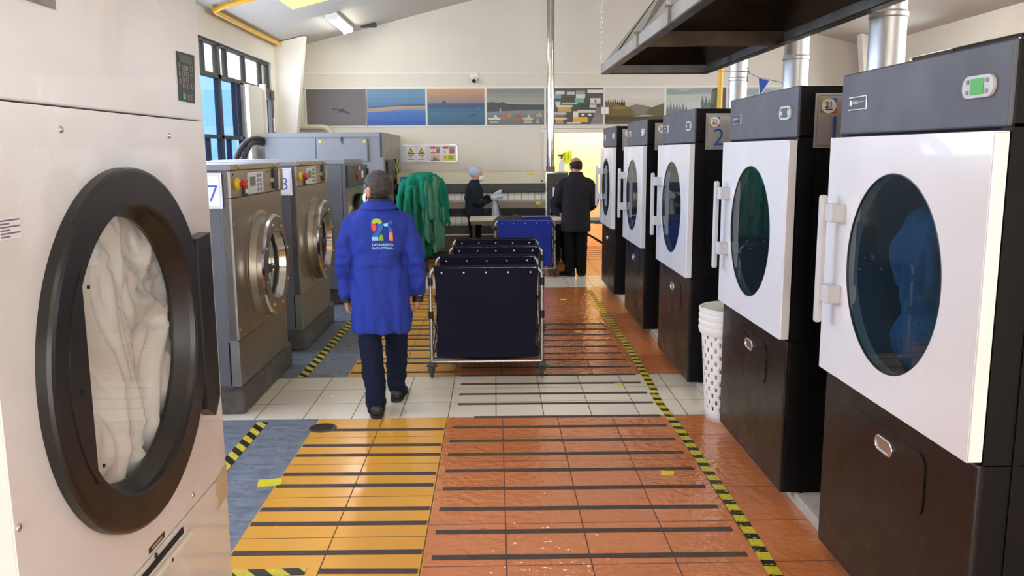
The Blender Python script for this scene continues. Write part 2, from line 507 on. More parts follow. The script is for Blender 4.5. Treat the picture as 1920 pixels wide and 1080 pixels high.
# ledge lines across the back wall, doorway jamb and beam
tr = MB()
tr.box((-3.3, YB-0.012, 3.11), (2.9, YB, 3.128))
tr.box((-3.3, YB-0.02, 2.868), (6.2, YB, 2.884))
struct('trim_1', tr, M['white_trim'])
tr = MB()
tr.box((DX0-0.07, YB-0.03, 0), (DX0, YB+0.2, DZ), 0.004); tr.box((DX0-0.12, YB-0.05, DZ), (DX1+0.1, YB+0.2, DZ+0.06), 0.005)
tr.box((DX0-0.12, YB-0.03, DZ+0.075), (3.2, YB, DZ+0.11), 0.004)
struct('trim_2', tr, M['white_trim'])
# passage beyond the doorway
bk = MB()
bk.box((0.2, 16.55, 0), (4.2, 16.65, 2.7)); bk.box((0.2, YB+0.2, 2.6), (4.2, 16.65, 2.7))
bk.box((0.2, YB+0.2, 0), (0.3, 16.55, 2.6)); bk.box((4.1, YB+0.2, 0), (4.2, 16.55, 2.6))
struct('wall_passage', bk, M['cream'])
# tapered frame columns
cm = MB()
cm.prism([(XL, 0), (-3.38, 0), (-3.255, 2.1), (-3.065, 3.63), (XL, 3.52)], 'y', 14.1, 14.28)
struct('column_left', cm, M['white_trim'], 'white tapered wall column by the left windows')
cm = MB()
cm.prism([(XR, 0), (6.33, 0), (6.2, 2.1), (6.02, 3.64), (XR, 3.53)], 'y', 14.1, 14.28)
struct('column_right', cm, M['white_trim'], 'white tapered wall column behind the dryer ducts')

# ------------------------------------------------------------------ windows
w1 = thing('window_1', 'long dark-framed window along the left wall', 'window', (XL, 0, 0)); w1['kind'] = 'structure'
fr = MB()
xo, xi = XL-0.12, XL-0.05
def vbar(y, w, z0, z1): fr.box((xo, y-w/2, z0), (xi, y+w/2, z1), 0.004)
def hbar(z, w, y0, y1): fr.box((xo, y0, z-w/2), (xi, y1, z+w/2), 0.004)
hbar(3.165, 0.05, WY0, WY1); hbar(2.755, 0.06, WY0, WY1); hbar(1.03, 0.06, WY0, 12.4); hbar(1.975, 0.05, WY0, 12.35)
ups = [3.0, 3.5, 4.3, 5.1, 5.6, 6.4, 7.2, 7.7, 8.5, 9.3, 10.1, 10.82, 11.72, 12.56, 13.42]
for y in ups: vbar(y, 0.04, 2.755, 3.165)
for y in (3.9, 7.0, 9.35, 11.38): vbar(y, 0.11, 1.0, 3.165)
vbar(WY1-0.02, 0.05, 2.755, 3.165); vbar(WY0+0.02, 0.05, 1.0, 3.165)
for y in (5.4, 8.1, 10.2, 12.07): vbar(y, 0.04, 1.975, 2.755)
for y in (5.4, 8.1, 9.9, 10.86, 11.72): vbar(y, 0.035, 1.0, 1.975)
vbar(12.33, 0.12, 1.0, 2.755)
obj('window_frame', fr, M['dark_frame'], w1, world=(XL, 0, 0))
p = MB(); p.box((XL-0.088, WY0, 2.76), (XL-0.082, WY1, 3.16)); obj('window_pane', p, M['pane_clear'], w1, world=(XL, 0, 0))
p = MB(); p.box((XL-0.088, WY0, 1.03), (XL-0.082, 12.33, 2.75)); o = obj('window_pane', p, M['pane_blue'], w1, world=(XL, 0, 0)); o['label'] = 'blue tinted lower panes'
b = MB(); b.box((XL-0.14, 12.42, 0.95), (XL+0.02, 13.18, 2.74), 0.004); b.box((XL-0.02, 13.15, 0.95), (XL+0.06, 13.23, 2.80), 0.006)
struct('trim_3', b, M['white_trim'], 'white board beside the left window')
d1 = thing('door_1', 'narrow dark-framed glazed door at the far end of the left wall', 'door', (XL, 13.45, 1.0)); d1['kind'] = 'structure'
d = MB()
for a, c in (((XL-0.1, 13.23, 1.0), (XL-0.02, 13.29, 2.72)), ((XL-0.1, 13.62, 1.0), (XL+0.03, 13.74, 2.72)), ((XL-0.1, 13.23, 2.6), (XL+0.02, 13.86, 2.75))):
    d.box(a, c, 0.004)
obj('door_frame', d, M['dark_frame'], d1, world=(XL, 13.45, 1.0))
p = MB(); p.box((XL-0.07, 13.29, 1.0), (XL-0.06, 13.62, 2.6)); obj('door_pane', p, M['pane_clear'], d1, world=(XL, 13.45, 1.0))
p = MB(); p.box((XL-0.02, 13.66, 2.1), (XL+0.05, 13.7, 2.32), 0.008); obj('door_handle', p, M['white_plastic'], d1, world=(XL, 13.45, 1.0))
b = MB(); b.box((XL-0.16, 13.74, 0.9), (XL+0.0, 13.87, 2.74), 0.004); struct('trim_4', b, M['white_trim'])

w2 = thing('window_2', 'high window strip in the right wall', 'window', (XR, 0, 0)); w2['kind'] = 'structure'
fr = MB(); xo, xi = XR+0.05, XR+0.12
hbar(3.15, 0.05, 1.0, 13.4); hbar(2.48, 0.05, 1.0, 13.4)
for y in (1.02, 2.6, 4.2, 5.8, 7.4, 9.0, 10.6, 12.2, 13.38): vbar(y, 0.05, 2.45, 3.17)
obj('window_frame', fr, M['dark_frame'], w2, world=(XR, 0, 0))
p = MB(); p.box((XR+0.082, 1.0, 2.48), (XR+0.088, 13.4, 3.15)); obj('window_pane', p, M['pane_clear'], w2, world=(XR, 0, 0))
fl = MB()
fl.raw([(XR+0.07, 10.65, 3.12), (XR+0.07, 12.15, 3.12), (XR-0.22, 12.15, 2.72), (XR-0.22, 10.65, 2.72)], [(0, 1, 2, 3)])
for a, c in (((XR+0.07, 10.65, 3.12), (XR-0.22, 10.65, 2.72)), ((XR+0.07, 12.15, 3.12), (XR-0.22, 12.15, 2.72)), ((XR-0.22, 10.65, 2.72), (XR-0.22, 12.15, 2.72))):
    fl.tube([a, c], 0.018, 6)
obj('window_sash', fl, [M['dark_frame']], w2, world=(XR, 0, 0))

# yard outside the left windows
ex = MB(); ex.box((-9.0, -8, 0), (-8.7, 24, 2.25)); struct('exterior_wall', ex, mat('pale_rendered_wall', '#dfe6ee', 0.9, var=0.06, scale=0.8), 'pale yard wall beyond the left windows')
ex = MB(); ex.raw([(-40, -30, -0.05), (XL-0.2, -30, -0.05), (XL-0.2, 40, -0.05), (-40, 40, -0.05)], [(0, 1, 2, 3)])
struct('ground', ex, mat('yard_paving', '#b9bcc0', 0.95, var=0.08, scale=1.0), fix=False)

# ------------------------------------------------------------------ skylights and lamps
def skylight(x0, x1, y0, y1):
    s = MB()
    for a, z in ((0.004, 0), ):
        s.raw([(x0, y0, zc(x0)-a), (x1, y0, zc(x1)-a), (x1, y1, zc(x1)-a), (x0, y1, zc(x0)-a)], [(0, 1, 2, 3)])
    o = struct('skylight', s, M['skylight'], 'yellowed translucent roof light in the sloping ceiling', fix=False)
for y0, y1 in ((9.7, 12.13), (3.4, 5.9), (-2.6, -0.2)):
    skylight(-2.78, -2.0, y0, y1)
for y0, y1 in ((4.6, 7.1), (-1.0, 1.5)):
    skylight(4.6, 5.4, y0, y1)
    skylight(0.1, 0.9, y0-1.2, y1-1.2)

def fluoro(x, y, label):
    sl = 0.252 if x < 1.475 else -0.252
    L = 1.45
    t = thing('fluorescent_light', label, 'ceiling light', (x, y, zc(x)), 0, 'ceiling fluorescent lights')
    t.rotation_euler = (0, -math.atan(sl), 0)
    h = MB(); h.box((-0.1, -L/2, -0.05), (0.1, L/2, -0.002), 0.008); obj('housing', h, M['white_plastic'], t)
    for s in (-0.05, 0.05):
        u = MB(); u.cyl((s, -L/2+0.05, -0.075), (s, L/2-0.05, -0.075), 0.018, 12); obj('lamp_tube', u, M['lamp'], t)
    for e in (-1, 1):
        c = MB(); c.box((-0.085, e*(L/2-0.03), -0.1), (0.085, e*(L/2-0.06), -0.05), 0.005)
        obj('end_cap', c, M['white_plastic'], t)
fluoro(-2.43, 13.75, 'lit twin-tube fluorescent fitting on the sloping ceiling near the back wall')
fluoro(-2.43, 7.6, 'lit twin-tube fluorescent fitting above the washers')
fluoro(-2.43, 1.5, 'lit twin-tube fluorescent fitting above the white drum machine')
fluoro(0.6, -1.0, 'lit twin-tube fluorescent fitting over the aisle entrance')
fluoro(0.6, 8.5, 'lit twin-tube fluorescent fitting high above the laundry carts')
fluoro(5.2, 11.0, 'lit twin-tube fluorescent fitting over the far right bay')
g = MB()
for k in range(5): g.box((-2.25, 14.66+k*0.03, zc(-2.13)-0.035), (-2.0, 14.675+k*0.03, zc(-2.13)+0.0), 0.002)
g.box((-2.27, 14.64, zc(-2.13)-0.02), (-1.98, 14.8, zc(-2.13)+0.03))
tag(obj('ceiling_vent', g, M['charcoal']), 'small dark vent grille on the ceiling against the back wall', 'vent')
# ------------------------------------------------------------------ dryers on the right
DW, DX, DZB, DZT = 1.142, 1.422, 0.0585, 2.046
DCY, DCZ, DR = 0.565, 1.318, 0.352
def logo21(mb, org, ux, uz, s, base):
    """square badge: white disc, four coloured corners, dark 21; uses material slots base.. (white, green, yellow, blue, red, dark)"""
    org, ux, uz = Vector(org), Vector(ux), Vector(uz); nrm = ux.cross(uz)
    P = lambda u, v, k=1: org + ux*(u*s) + uz*(v*s) + nrm*(0.0012*k)
    mb.m(base); mb.poly([P(0.5*math.cos(t*PI/16), 0.5*math.sin(t*PI/16), 1) for t in range(32)])
    for k, (sx, sy) in enumerate(((-1, -1), (-1, 1), (1, 1), (1, -1))):
        mb.m(base+1+k)
        a = [P(sx*0.5, sy*0.5)]
        arc = [(sx*0.5*math.cos(t), sy*0.5*math.sin(t)) for t in [PI/2*i/8 for i in range(9)]]
        mb.poly(a + [P(u, v) for u, v in (arc if sx*sy > 0 else arc[::-1])])
    mb.m(base+5); letter(mb, '21', s*0.55, P(0, -0.12, 2), ux, uz, bold=0.0007)
    mb.raw([P(-0.25, -0.28, 2), P(0.25, -0.28, 2), P(0.25, -0.2, 2), P(-0.25, -0.2, 2)], [(0, 1, 2, 3)])
LOGO = [ink('#e8e8e4'), ink('#7f9a1e'), ink('#c9c22a'), ink('#2a55b0'), ink('#c0392b'), ink('#30343a')]

def make_dryer(label, screen):
    t = thing('tumble_dryer', label, 'dryer', (0, 0, 0), 0, 'row of tumble dryers')
    b = MB()
    b.box((0.0, 0, DZB), (1.3, DW, 0.84), 0.006); b.box((0.0, 0, 1.805), (1.3, DW, DZT), 0.006)
    b.box((0.0, 0, 0.83), (1.3, 0.05, 1.82)); b.box((0.0, DW-0.05, 0.83), (1.3, DW, 1.82)); b.box((0.95, 0.05, 0.83), (1.3, DW-0.05, 1.82))
    b.box((0.085, -0.006, DZB), (0.1, 0.0, DZT-0.03)); b.box((0.085, -0.006, DZT-0.045), (1.3, 0, DZT-0.03))
    b.plate_hole(0.05, 0.84, DW-0.05, 1.805, DCY, DCZ, 0.375, 0.0, 0.02)
    obj('cabinet', b, M['black_panel'], t)
    h = MB(); h.box((-0.012, 0.003, 1.812), (0.03, DW-0.003, DZT+0.002), 0.006); hd = obj('header_panel', h, M['slate'], t)
    g = MB(); g.m(0).box((-0.016, 0.9, 1.902), (-0.011, 1.06, 1.958), 0.002)
    g.m(1).box((-0.0175, 0.906, 1.908), (-0.0155, 1.054, 1.952))
    g.m(0).box((-0.0185, 1.025, 1.922), (-0.017, 1.045, 1.942)); g.m(2).box((-0.0185, 0.965, 1.927), (-0.017, 1.018, 1.938)); g.m(2).box((-0.0185, 0.915, 1.932), (-0.017, 0.955, 1.935))
    obj('badge', g, [M['chrome'], M['charcoal'], ink('#9a9a98')], hd)
    g = MB(); g.m(0).prism(rrect(0.15, 1.93, 0.16, 0.064, 0.031, 8), 'x', -0.022, -0.011)
    g.m(2)
    for y in (0.1, 0.2):
        for z in (1.915, 1.945): g.cyl((-0.025, y, z), (-0.02, y, z), 0.007, 10)
    dp = obj('display', g, [M['grey_plastic'], M['charcoal'], ink('#8d9094')], hd)
    g = MB(); g.box((-0.0245, 0.117, 1.907), (-0.021, 0.183, 1.953), 0.001); obj('screen', g, screen, t); 
    k = MB(); k.box((-0.014, 0.002, DZB), (0.02, DW-0.002, 0.834), 0.008); kp = obj('kick_panel', k, M['kick'], t)
    l = MB(); l.prism(rrect(0.575, 0.645, 0.58, 0.215, 0.045, 6), 'x', -0.0185, -0.012); ld = obj('lint_drawer', l, M['kick'], t)
    e = MB()
    e.prism(rrect(0.572, 0.69, 0.125, 0.05, 0.024, 8), 'x', -0.021, -0.018)
    pts = rrect(0.572, 0.69, 0.125, 0.05, 0.024, 8)
    e.tube([(-0.021, y, z) for y, z in pts], 0.005, 6, closed=True)
    obj('pull', e, M['chrome'], ld)
    d = MB()
    d.plate_hole(0.004, 0.842, DW-0.004, 1.80, DCY, DCZ, DR, -0.048, -0.004, 72)
    d.box((-0.046, -0.004, 0.845), (-0.006, 0.0045, 1.797), 0.003)
    dr = obj('door', d, M['dryer_white'], t)
    r = MB(); r.lathe([(DR+0.001, -0.0483), (DR-0.003, -0.0492), (DR-0.004, -0.04)], (0, DCY, DCZ), 'x', 72); obj('gasket', r, M['charcoal'], dr)
    w = MB(); w.disc((-0.0455, DCY, DCZ), DR, 'x', 72); obj('door_glass', w, M['glass_dark'], dr, fix=False)
    hb = MB()
    hb.box((-0.122, 1.018, 1.055), (-0.092, 1.05, 1.575), 0.011, 3)
    for z in (1.18, 1.505): hb.box((-0.105, 0.955, z-0.036), (-0.045, 1.03, z+0.036), 0.006)
    obj('handle', hb, M['grey_plastic'], dr)
    n = MB(); n.lathe([(0.372, 0.0), (0.372, 0.12), (0.45, 0.14), (0.45, 0.8), (0.0001, 0.8)], (0, DCY, DCZ), 'x', 48)
    for j in range(3):
        a = 0.5 + j*2*PI/3
        n.box((0.15, -0.02, -0.45), (0.8, 0.02, -0.37), 0.01, 2, Matrix.Translation((0, DCY, DCZ)) @ Matrix.Rotation(a, 4, 'X'))
    obj('drum', n, M['drum'], t, fix=False)
    return t

DY = [2.3175, 3.9565, 5.9979, 7.8984, 9.9099]
names = ['white-doored tumble dryer nearest the camera with blue laundry behind its round window',
         'white-doored tumble dryer carrying the number 1 plate, second from the front',
         'white-doored tumble dryer carrying the number 2 plate, behind the perforated white basket',
         'white-doored tumble dryer fourth from the front, between number 2 and the last one',
         'white-doored tumble dryer at the far end of the row, nearest the cream doorway']
d0 = make_dryer(names[0], M['lcd_green']); d0.location = (DX, DY[0], 0)
for i in range(1, 5):
    r = dup(d0, (DX, DY[i], 0), 0, names[i])
    for c in kids(r):
        if c.name.startswith('screen'):
            c.data = c.data.copy(); c.data.materials[0] = M['lcd_dim'] if i < 3 else ink('#c9cac6')
for i in range(5):
    p = MB(); p.box((DX+0.062, DY[i]-0.34, 0), (DX+1.2, DY[i]+1.08, 0.0575), 0.004)
    o = obj('plinth_rail', p, mat('plinth_paint_%d' % i, '#b9b1a6', 0.6, var=0.08, scale=12, stain='#6d5a48', stain_amt=0.4, stain_scale=9) if i == 0 else bpy.data.materials['plinth_paint_0'])
    tag(o, 'scuffed pale plinth rail lifting ' + ['the nearest dryer', 'the dryer marked number 1', 'the dryer marked number 2', 'the fourth dryer in the row', 'the last dryer by the doorway'][i], 'plinth', 'dryer plinth rails')

# number plates on the sides facing the camera
def dryer_plate(i, num, label):
    y = DY[i]-0.0085
    x0, x1, z0, z1 = DX+0.066, DX+0.066+0.33, 1.762, 2.012
    t = thing('number_plate', label, 'sign', (x0, y, z0), 0, 'silver plates on the dryer sides')
    b = MB(); b.box((0, -0.004, 0), (x1-x0, 0.002, z1-z0)); obj('sign_plate', b, M['plate'], t)
    q = MB()
    pts = rrect((x1-x0)/2, (z1-z0)/2, x1-x0-0.022, z1-z0-0.022, 0.012, 4)
    q.m(6)
    q.tube([(u, -0.0045, v) for u, v in pts], 0.0012, 4, closed=True)
    logo21(q, (0.062, -0.0048, 0.192), (1, 0, 0), (0, 0, 1), 0.068, 0)
    if num:
        q.m(7); letter(q, num, 0.17, (0.093, -0.006, 0.028), (1, 0, 0), (0, 0, 1), bold=-0.001)
    obj('sign_lettering', q, LOGO + [ink('#55585c'), ink('#1f4ba0')], t, fix=False)
dryer_plate(1, '1', 'silver number plate reading 1 on the side of the second dryer')
dryer_plate(2, '2', 'silver number plate reading 2 on the side of the third dryer')
dryer_plate(3, '', 'silver plate half hidden on the side of the fourth dryer')
dryer_plate(4, '', 'silver plate half hidden on the side of the farthest dryer')

# blue laundry in the nearest drum
b = MB()
for c, r, a in (((0.17, 0.6, 1.28), (0.14, 0.15, 0.3), 0.25), ((0.2, 0.62, 1.08), (0.17, 0.22, 0.14), -0.3), ((0.2, 0.74, 1.38), (0.14, 0.13, 0.2), 0.4)):
    b.ell(c, r, 24, 16, Matrix.Rotation(a, 3, 'X'))
bm = to_mesh_remesh(b, 0.012, 2); wrinkle(bm, 0.035, (9, 9, 3.5), 3.1)
o = obj('laundry', bm, M['blue_linen'], None, world=(0.35, 0.5, 0.95)); o.location = (DX+0.35, DY[0]+0.5, 0.95)
tag(o, 'crumpled blue laundry inside the drum of the nearest dryer', 'laundry')

# exhaust ducts
for (x, y, r, lab) in ((2.07, 4.53, 0.092, 'galvanised exhaust duct rising from the dryer marked number 1'), (2.31, 6.57, 0.094, 'galvanised exhaust duct rising from the dryer marked number 2'), (2.41, 8.47, 0.088, 'galvanised exhaust duct rising from the fourth dryer, behind the bunting')):
    t = thing('exhaust_duct', lab, 'duct', (x, y, DZT), 0, 'dryer exhaust ducts')
    m = MB(); m.cyl((0, 0, 0.0), (0, 0, 0.42), r, 32, caps=False); m.cyl((0, 0, 0.4), (0, 0, zc(x)-DZT-0.27*r-0.01), r*0.985, 32, caps=False)
    obj('duct_pipe', m, M['galv'], t)
    m = MB(); m.lathe([(r+0.004, 0.385), (r+0.006, 0.39), (r+0.006, 0.41), (r+0.002, 0.42)], (0, 0, 0), 'z', 32)
    obj('collar', m, M['galv'], t)
    m = MB(); m.lathe([(r+0.02, 0.0), (r+0.02, 0.01), (r, 0.012)], (0, 0, 0.001), 'z', 32); obj('flange', m, M['galv'], t)

# bunting line with one blue flag
bt = thing('bunting', 'thin string with one blue triangular flag tied to a duct above the dryers', 'bunting', (2.3, 7.8, 2.46))
s = MB(); s.tube([(-0.25, 0.1, 0.02), (0.0, 0.0, 0.0), (0.06, 0, -0.03), (0.105, 0, -0.05), (0.21, 0, -0.073), (0.345, 0, -0.1)], 0.003, 5); s.tube([(0.0, -0.01, 0.04), (0.008, -0.01, 0), (0.0, -0.012, -0.05), (0.0, -0.012, -0.09)], 0.006, 6); s.tube([(-0.06, 0, 0.005), (0.02, -0.012, 0.0)], 0.005, 6)
obj('string', s, ink('#6b6f74'), bt)
f = MB(); f.m(0).prism([(0.1, -0.048), (0.215, -0.078), (0.135, -0.205), (0.118, -0.205)], 'y', -0.002, 0.002); f.m(1).prism([(0.108, -0.055), (0.205, -0.08), (0.13, -0.198), (0.124, -0.198)], 'y', -0.004, 0.004)
obj('flag', f, [M['white_plastic'], ink('#0f4fae')], bt)
# yellow gas pipe behind the dryers
y = MB(); y.cyl((2.77, 10.5, 0.0), (2.77, 10.5, zc(2.77)-0.005), 0.032, 16); y.lathe([(0.034, 2.2), (0.045, 2.21), (0.045, 2.26), (0.034, 2.27)], (2.77, 10.5, 0), 'z', 16)
y = tag(obj('gas_pipe', y, M['yellowpipe'], None, world=(2.77, 10.5, 0)), 'upright yellow pipe standing behind the dryers', 'pipe'); y.location = (2.77, 10.5, 0)

# ------------------------------------------------------------------ extraction hood
H0, H1, HX0, HX1, HY0, HYM, HY1 = 2.4, 2.475, 0.91, 1.80, 2.3, 5.36, 7.28
hd = thing('extraction_hood', 'long galvanised extraction hood hanging over the dryers', 'hood', (0, 0, H0))
m = MB()
th = 0.006
for a, b in (((HX0, HY0), (HX0, HY1)), ((HX0, HY1), (HX1, HY1)), ((HX1, HY1), (HX1, HY0)), ((HX1, HY0), (HX0, HY0))):
    x0, x1 = sorted((a[0], b[0])); y0, y1 = sorted((a[1], b[1]))
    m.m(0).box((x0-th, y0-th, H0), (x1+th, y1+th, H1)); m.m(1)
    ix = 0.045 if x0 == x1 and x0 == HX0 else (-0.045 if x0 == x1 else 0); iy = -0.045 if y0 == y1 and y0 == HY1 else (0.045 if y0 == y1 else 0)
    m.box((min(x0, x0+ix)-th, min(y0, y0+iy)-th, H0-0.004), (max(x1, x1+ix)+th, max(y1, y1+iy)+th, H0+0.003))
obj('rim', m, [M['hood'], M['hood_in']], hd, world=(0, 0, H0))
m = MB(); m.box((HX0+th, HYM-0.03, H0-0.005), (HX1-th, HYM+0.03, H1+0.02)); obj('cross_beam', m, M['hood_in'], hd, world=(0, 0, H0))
for y0, y1, zt in ((HYM, HY1, 2.87), (HY0, HYM, 2.98)):
    m = MB(); cx, cy, s = (HX0+HX1)/2-0.03, (y0+y1)/2, 0.13
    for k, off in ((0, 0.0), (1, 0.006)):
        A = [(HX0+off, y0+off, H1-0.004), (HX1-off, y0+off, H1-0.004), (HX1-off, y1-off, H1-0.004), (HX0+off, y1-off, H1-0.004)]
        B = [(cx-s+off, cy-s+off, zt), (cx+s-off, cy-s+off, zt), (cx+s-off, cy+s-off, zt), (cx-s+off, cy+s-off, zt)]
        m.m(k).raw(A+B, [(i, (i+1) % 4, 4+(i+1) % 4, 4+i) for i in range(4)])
    # folded seam down the middle of each slope
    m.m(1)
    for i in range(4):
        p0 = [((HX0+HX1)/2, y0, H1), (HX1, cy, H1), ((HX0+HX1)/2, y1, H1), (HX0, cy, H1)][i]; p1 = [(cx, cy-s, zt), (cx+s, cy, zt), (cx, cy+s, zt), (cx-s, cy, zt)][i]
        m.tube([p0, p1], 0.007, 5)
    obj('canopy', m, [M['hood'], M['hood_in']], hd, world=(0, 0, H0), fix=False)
    m = MB(); m.cyl((cx, cy, zt-0.01), (cx, cy, zc(cx)-0.05), 0.115, 28, caps=False); m.lathe([(0.115, zt), (0.15, zt), (0.15, zt+0.015), (0.117, zt+0.02)], (cx, cy, 0), 'z', 28)
    obj('flue', m, M['galv'], hd, world=(0, 0, H0))
for yy in (5.42, 4.45, 3.2):
    m = MB(); m.box((HX0-0.02, yy-0.012, H0+0.0), (HX0-th, yy+0.012, H1+0.012)); m.box((HX0-0.035, yy-0.02, H1+0.006), (HX0+0.01, yy+0.02, H1+0.014))
    obj('hanging_bracket', m, M['hood'], hd, world=(0, 0, H0))
def chain(x, y, z0, z1, lab):
    c = MB(); n = int((z1-z0)/0.04)
    for i in range(n):
        z = z0+(i+0.5)*(z1-z0)/n; hh = 0.56*(z1-z0)/n
        c.tube([(0.009*math.cos(t)*(1-i % 2), 0.009*math.cos(t)*(i % 2), z-z0+hh*math.sin(t)) for t in [2*PI*k/10 for k in range(10)]], 0.0028, 5, closed=True)
    o = tag(obj('hood_chain', c, M['galv']), lab, 'chain', 'chains holding the hood'); o.location = (x, y, z0)
chain(HX0-0.01, HY1-0.03, H1, zc(HX0)-0.005, 'thin steel chain holding the far corner of the hood')
chain(HX0-0.01, 4.45, H1+0.015, zc(HX0)-0.005, 'thin steel chain holding the middle of the hood edge')

# ------------------------------------------------------------------ perforated baskets
def basket_mesh(full):
    m = MB(); z0, z1, r0, r1, n = 0.0, 0.62, 0.165, 0.205, 72
    if full:
        rows = 12
        def ring(z):
            r = r0 + (r1-r0)*(z-z0)/(z1-z0)
            return [(r*math.cos(2*PI*j/n), r*math.sin(2*PI*j/n), z) for j in range(n)]
        zs = [0.0, 0.06]
        for i in range(rows):
            a = 0.06 + i*(z1-0.1)/rows
            zs += [a + 0.016, a + (z1-0.1)/rows]
        zs.append(z1)
        rings = [ring(z) for z in zs]
        vs = [p for r in rings for p in r]; fs = []
        for i in range(len(rings)-1):
            hole_row = 1 <= i < len(rings)-2 and i % 2 == 0
            for j in range(n):
                if hole_row and (j + (i//2 % 2)*2) % 4 == 0: continue
                fs.append((i*n+j, i*n+(j+1) % n, (i+1)*n+(j+1) % n, (i+1)*n+j))
        m.raw(vs, fs, True)
        m.raw(rings[0], [tuple(range(n))])
    else:
        m.lathe([(r0-0.012, 0.1), (r1-0.008, z1)], (0, 0, 0), 'z', n)
    return m
BX, BY = 1.548, 5.345
for k in range(4):
    lab = ['bottom perforated white basket of the stack beside the number 1 dryer', 'second white basket up, only its rim showing in the stack', 'third white basket up, only its rim showing in the stack', 'topmost white basket of the stack, open at the top'][k]
    t = thing('laundry_basket', lab, 'basket', (BX, BY, k*0.042), 0, 'nested white baskets')
    o = obj('basket_body', basket_mesh(k == 0), M['white_plastic'], t, fix=False)
    sm = o.modifiers.new('wall', 'SOLIDIFY'); sm.thickness = 0.004
    m = MB(); m.lathe([(0.205, 0.575), (0.214, 0.578), (0.222, 0.6), (0.224, 0.618), (0.216, 0.624), (0.206, 0.618), (0.203, 0.58)], (0, 0, 0), 'z', 64); obj('rim', m, M['white_plastic'], t)
# ------------------------------------------------------------------ big white drum machine, near left
WX, WY, WW, WH = -0.97, 1.60, 1.272, 2.42
wm = thing('drum_machine', 'tall white drum machine with a dark round door full of white linen, nearest the camera', 'washing machine', (WX, WY, 0))
RCY, RCZ, RO, RI, RT = 2.205-WY, 1.24, 0.478, 0.378, 0.036
b = MB()
b.box((-1.3, 0, 0.03), (-0.5, WW, WH), 0.008); b.box((-0.55, 0, 0.03), (-0.004, 0.03, WH)); b.box((-0.55, WW-0.03, 0.03), (-0.004, WW, WH)); b.box((-0.55, 0.0, WH-0.03), (-0.004, WW, WH))
b.box((-0.5, 0.02, 0.03), (-0.02, WW-0.02, 0.64))
b.box((-0.5, 0.02, 1.86), (-0.02, WW-0.02, WH-0.02))
obj('cabinet', b, M['white_paint'], wm)
b = MB(); b.box((-0.02, 0.002, 1.860), (0.0, WW-0.002, WH), 0.005); obj('upper_panel', b, M['white_paint'], wm)
b = MB(); b.plate_hole(0.002, 0.646, WW-0.002, 1.856, RCY, RCZ, 0.44, 0.0, -0.02, 72); obj('front_panel', b, M['white_paint'], wm)
b = MB(); b.box((-0.02, 0.002, 0.05), (0.0, WW-0.002, 0.638), 0.004)
lp = obj('lint_panel', b, M['white_paint'], wm)
b = MB(); b.box((-0.002, 0.5, 0.602), (0.004, 0.845, 0.622), 0.002); obj('slot', b, M['black'], lp)
b = MB(); b.box((0.0, 0.5, 0.578), (0.022, 0.87, 0.598), 0.005); b.box((0.0, 0.505, 0.59), (0.004, 0.87, 0.602)); obj('pull_ledge', b, M['white_trim'], lp)
b = MB(); b.cyl((0, 0.64, 0.631), (0.004, 0.64, 0.631), 0.008, 12); b.cyl((0.02, 0.7, 0.588), (0.024, 0.7, 0.588), 0.006, 10); obj('lock', b, M['charcoal'], lp)
b = MB(); b.box((-0.03, 0.3, 0.46), (0.012, 0.56, 0.585), 0.01); obj('recess', b, M['black'], lp)
b = MB(); b.m(0).box((-0.001, 0.6, 0.655), (0.0015, 0.71, 0.672)); b.m(1).box((0.0012, 0.62, 0.66), (0.002, 0.69, 0.667)); obj('label_plate', b, [M['charcoal'], ink('#a8a8a0')], wm)
b = MB(); b.prism([(WW-0.12, 0.535), (WW-0.105, 0.575), (WW-0.125, 0.6), (WW-0.1, 0.652), (WW+0.001, 0.662), (WW+0.001, 0.548)], 'x', 0.001, 0.0018); b.box((-0.08, WW, 0.55), (0.0015, WW+0.0015, 0.66)); obj('tape_patch', b, mat('masking_tape', '#cbb99a', 0.5, var=0.08, scale=14), wm)
# door ring
b = MB(); b.lathe([(RO, -0.02), (RO, RT-0.012), (RO-0.004, RT-0.004), (RO-0.012, RT), (RI+0.006, RT), (RI, RT-0.006), (RI-0.004, RT-0.02), (0.352, -0.025), (0.352, -0.035)], (0, RCY, RCZ), 'x', 96)
dr = obj('door_ring', b, M['ringblack'], wm, fix=False)
ch = []
for i in range(13):
    a = PI - 0.66 + 1.32*i/12; ch.append((RCY+(RI+0.03)*math.cos(a), RCZ+(RI+0.03)*math.sin(a)))
b = MB(); b.prism(ch, 'x', RT-0.02, RT+0.003)
for a in (PI-0.62, PI+0.05, PI+0.62): b.cyl((RT+0.003, RCY+RI*0.97*math.cos(a), RCZ+RI*0.97*math.sin(a)), (RT+0.007, RCY+RI*0.97*math.cos(a), RCZ+RI*0.97*math.sin(a)), 0.0045, 10)
obj('latch_plate', b, M['ringblack'], dr)
b = MB(); b.prism([(1.02, 1.49), (1.14, 1.5), (1.14, 0.955), (1.085, 0.9), (1.02, 0.94)], 'x', 0.002, 0.042)
for z in (1.44, 1.0, 0.97): b.cyl((0.042, 1.115, z), (0.046, 1.115, z), 0.008, 10)
obj('hinge', b, M['ringblack'], dr)
b = MB(); b.disc((-0.03, RCY, RCZ), 0.354, 'x', 72); obj('door_glass', b, M['glass_clear'], dr, fix=False)
b = MB(); b.lathe([(0.435, -0.02), (0.435, -0.45), (0.0001, -0.45)], (0, RCY, RCZ), 'x', 48); obj('drum', b, M['steel'], wm, fix=False)
b = MB(); b.box((-0.03, WW+0.0005, 0.05), (-0.006, WW+0.012, 1.43), 0.003); obj('edge_seal', b, M['black'], wm)
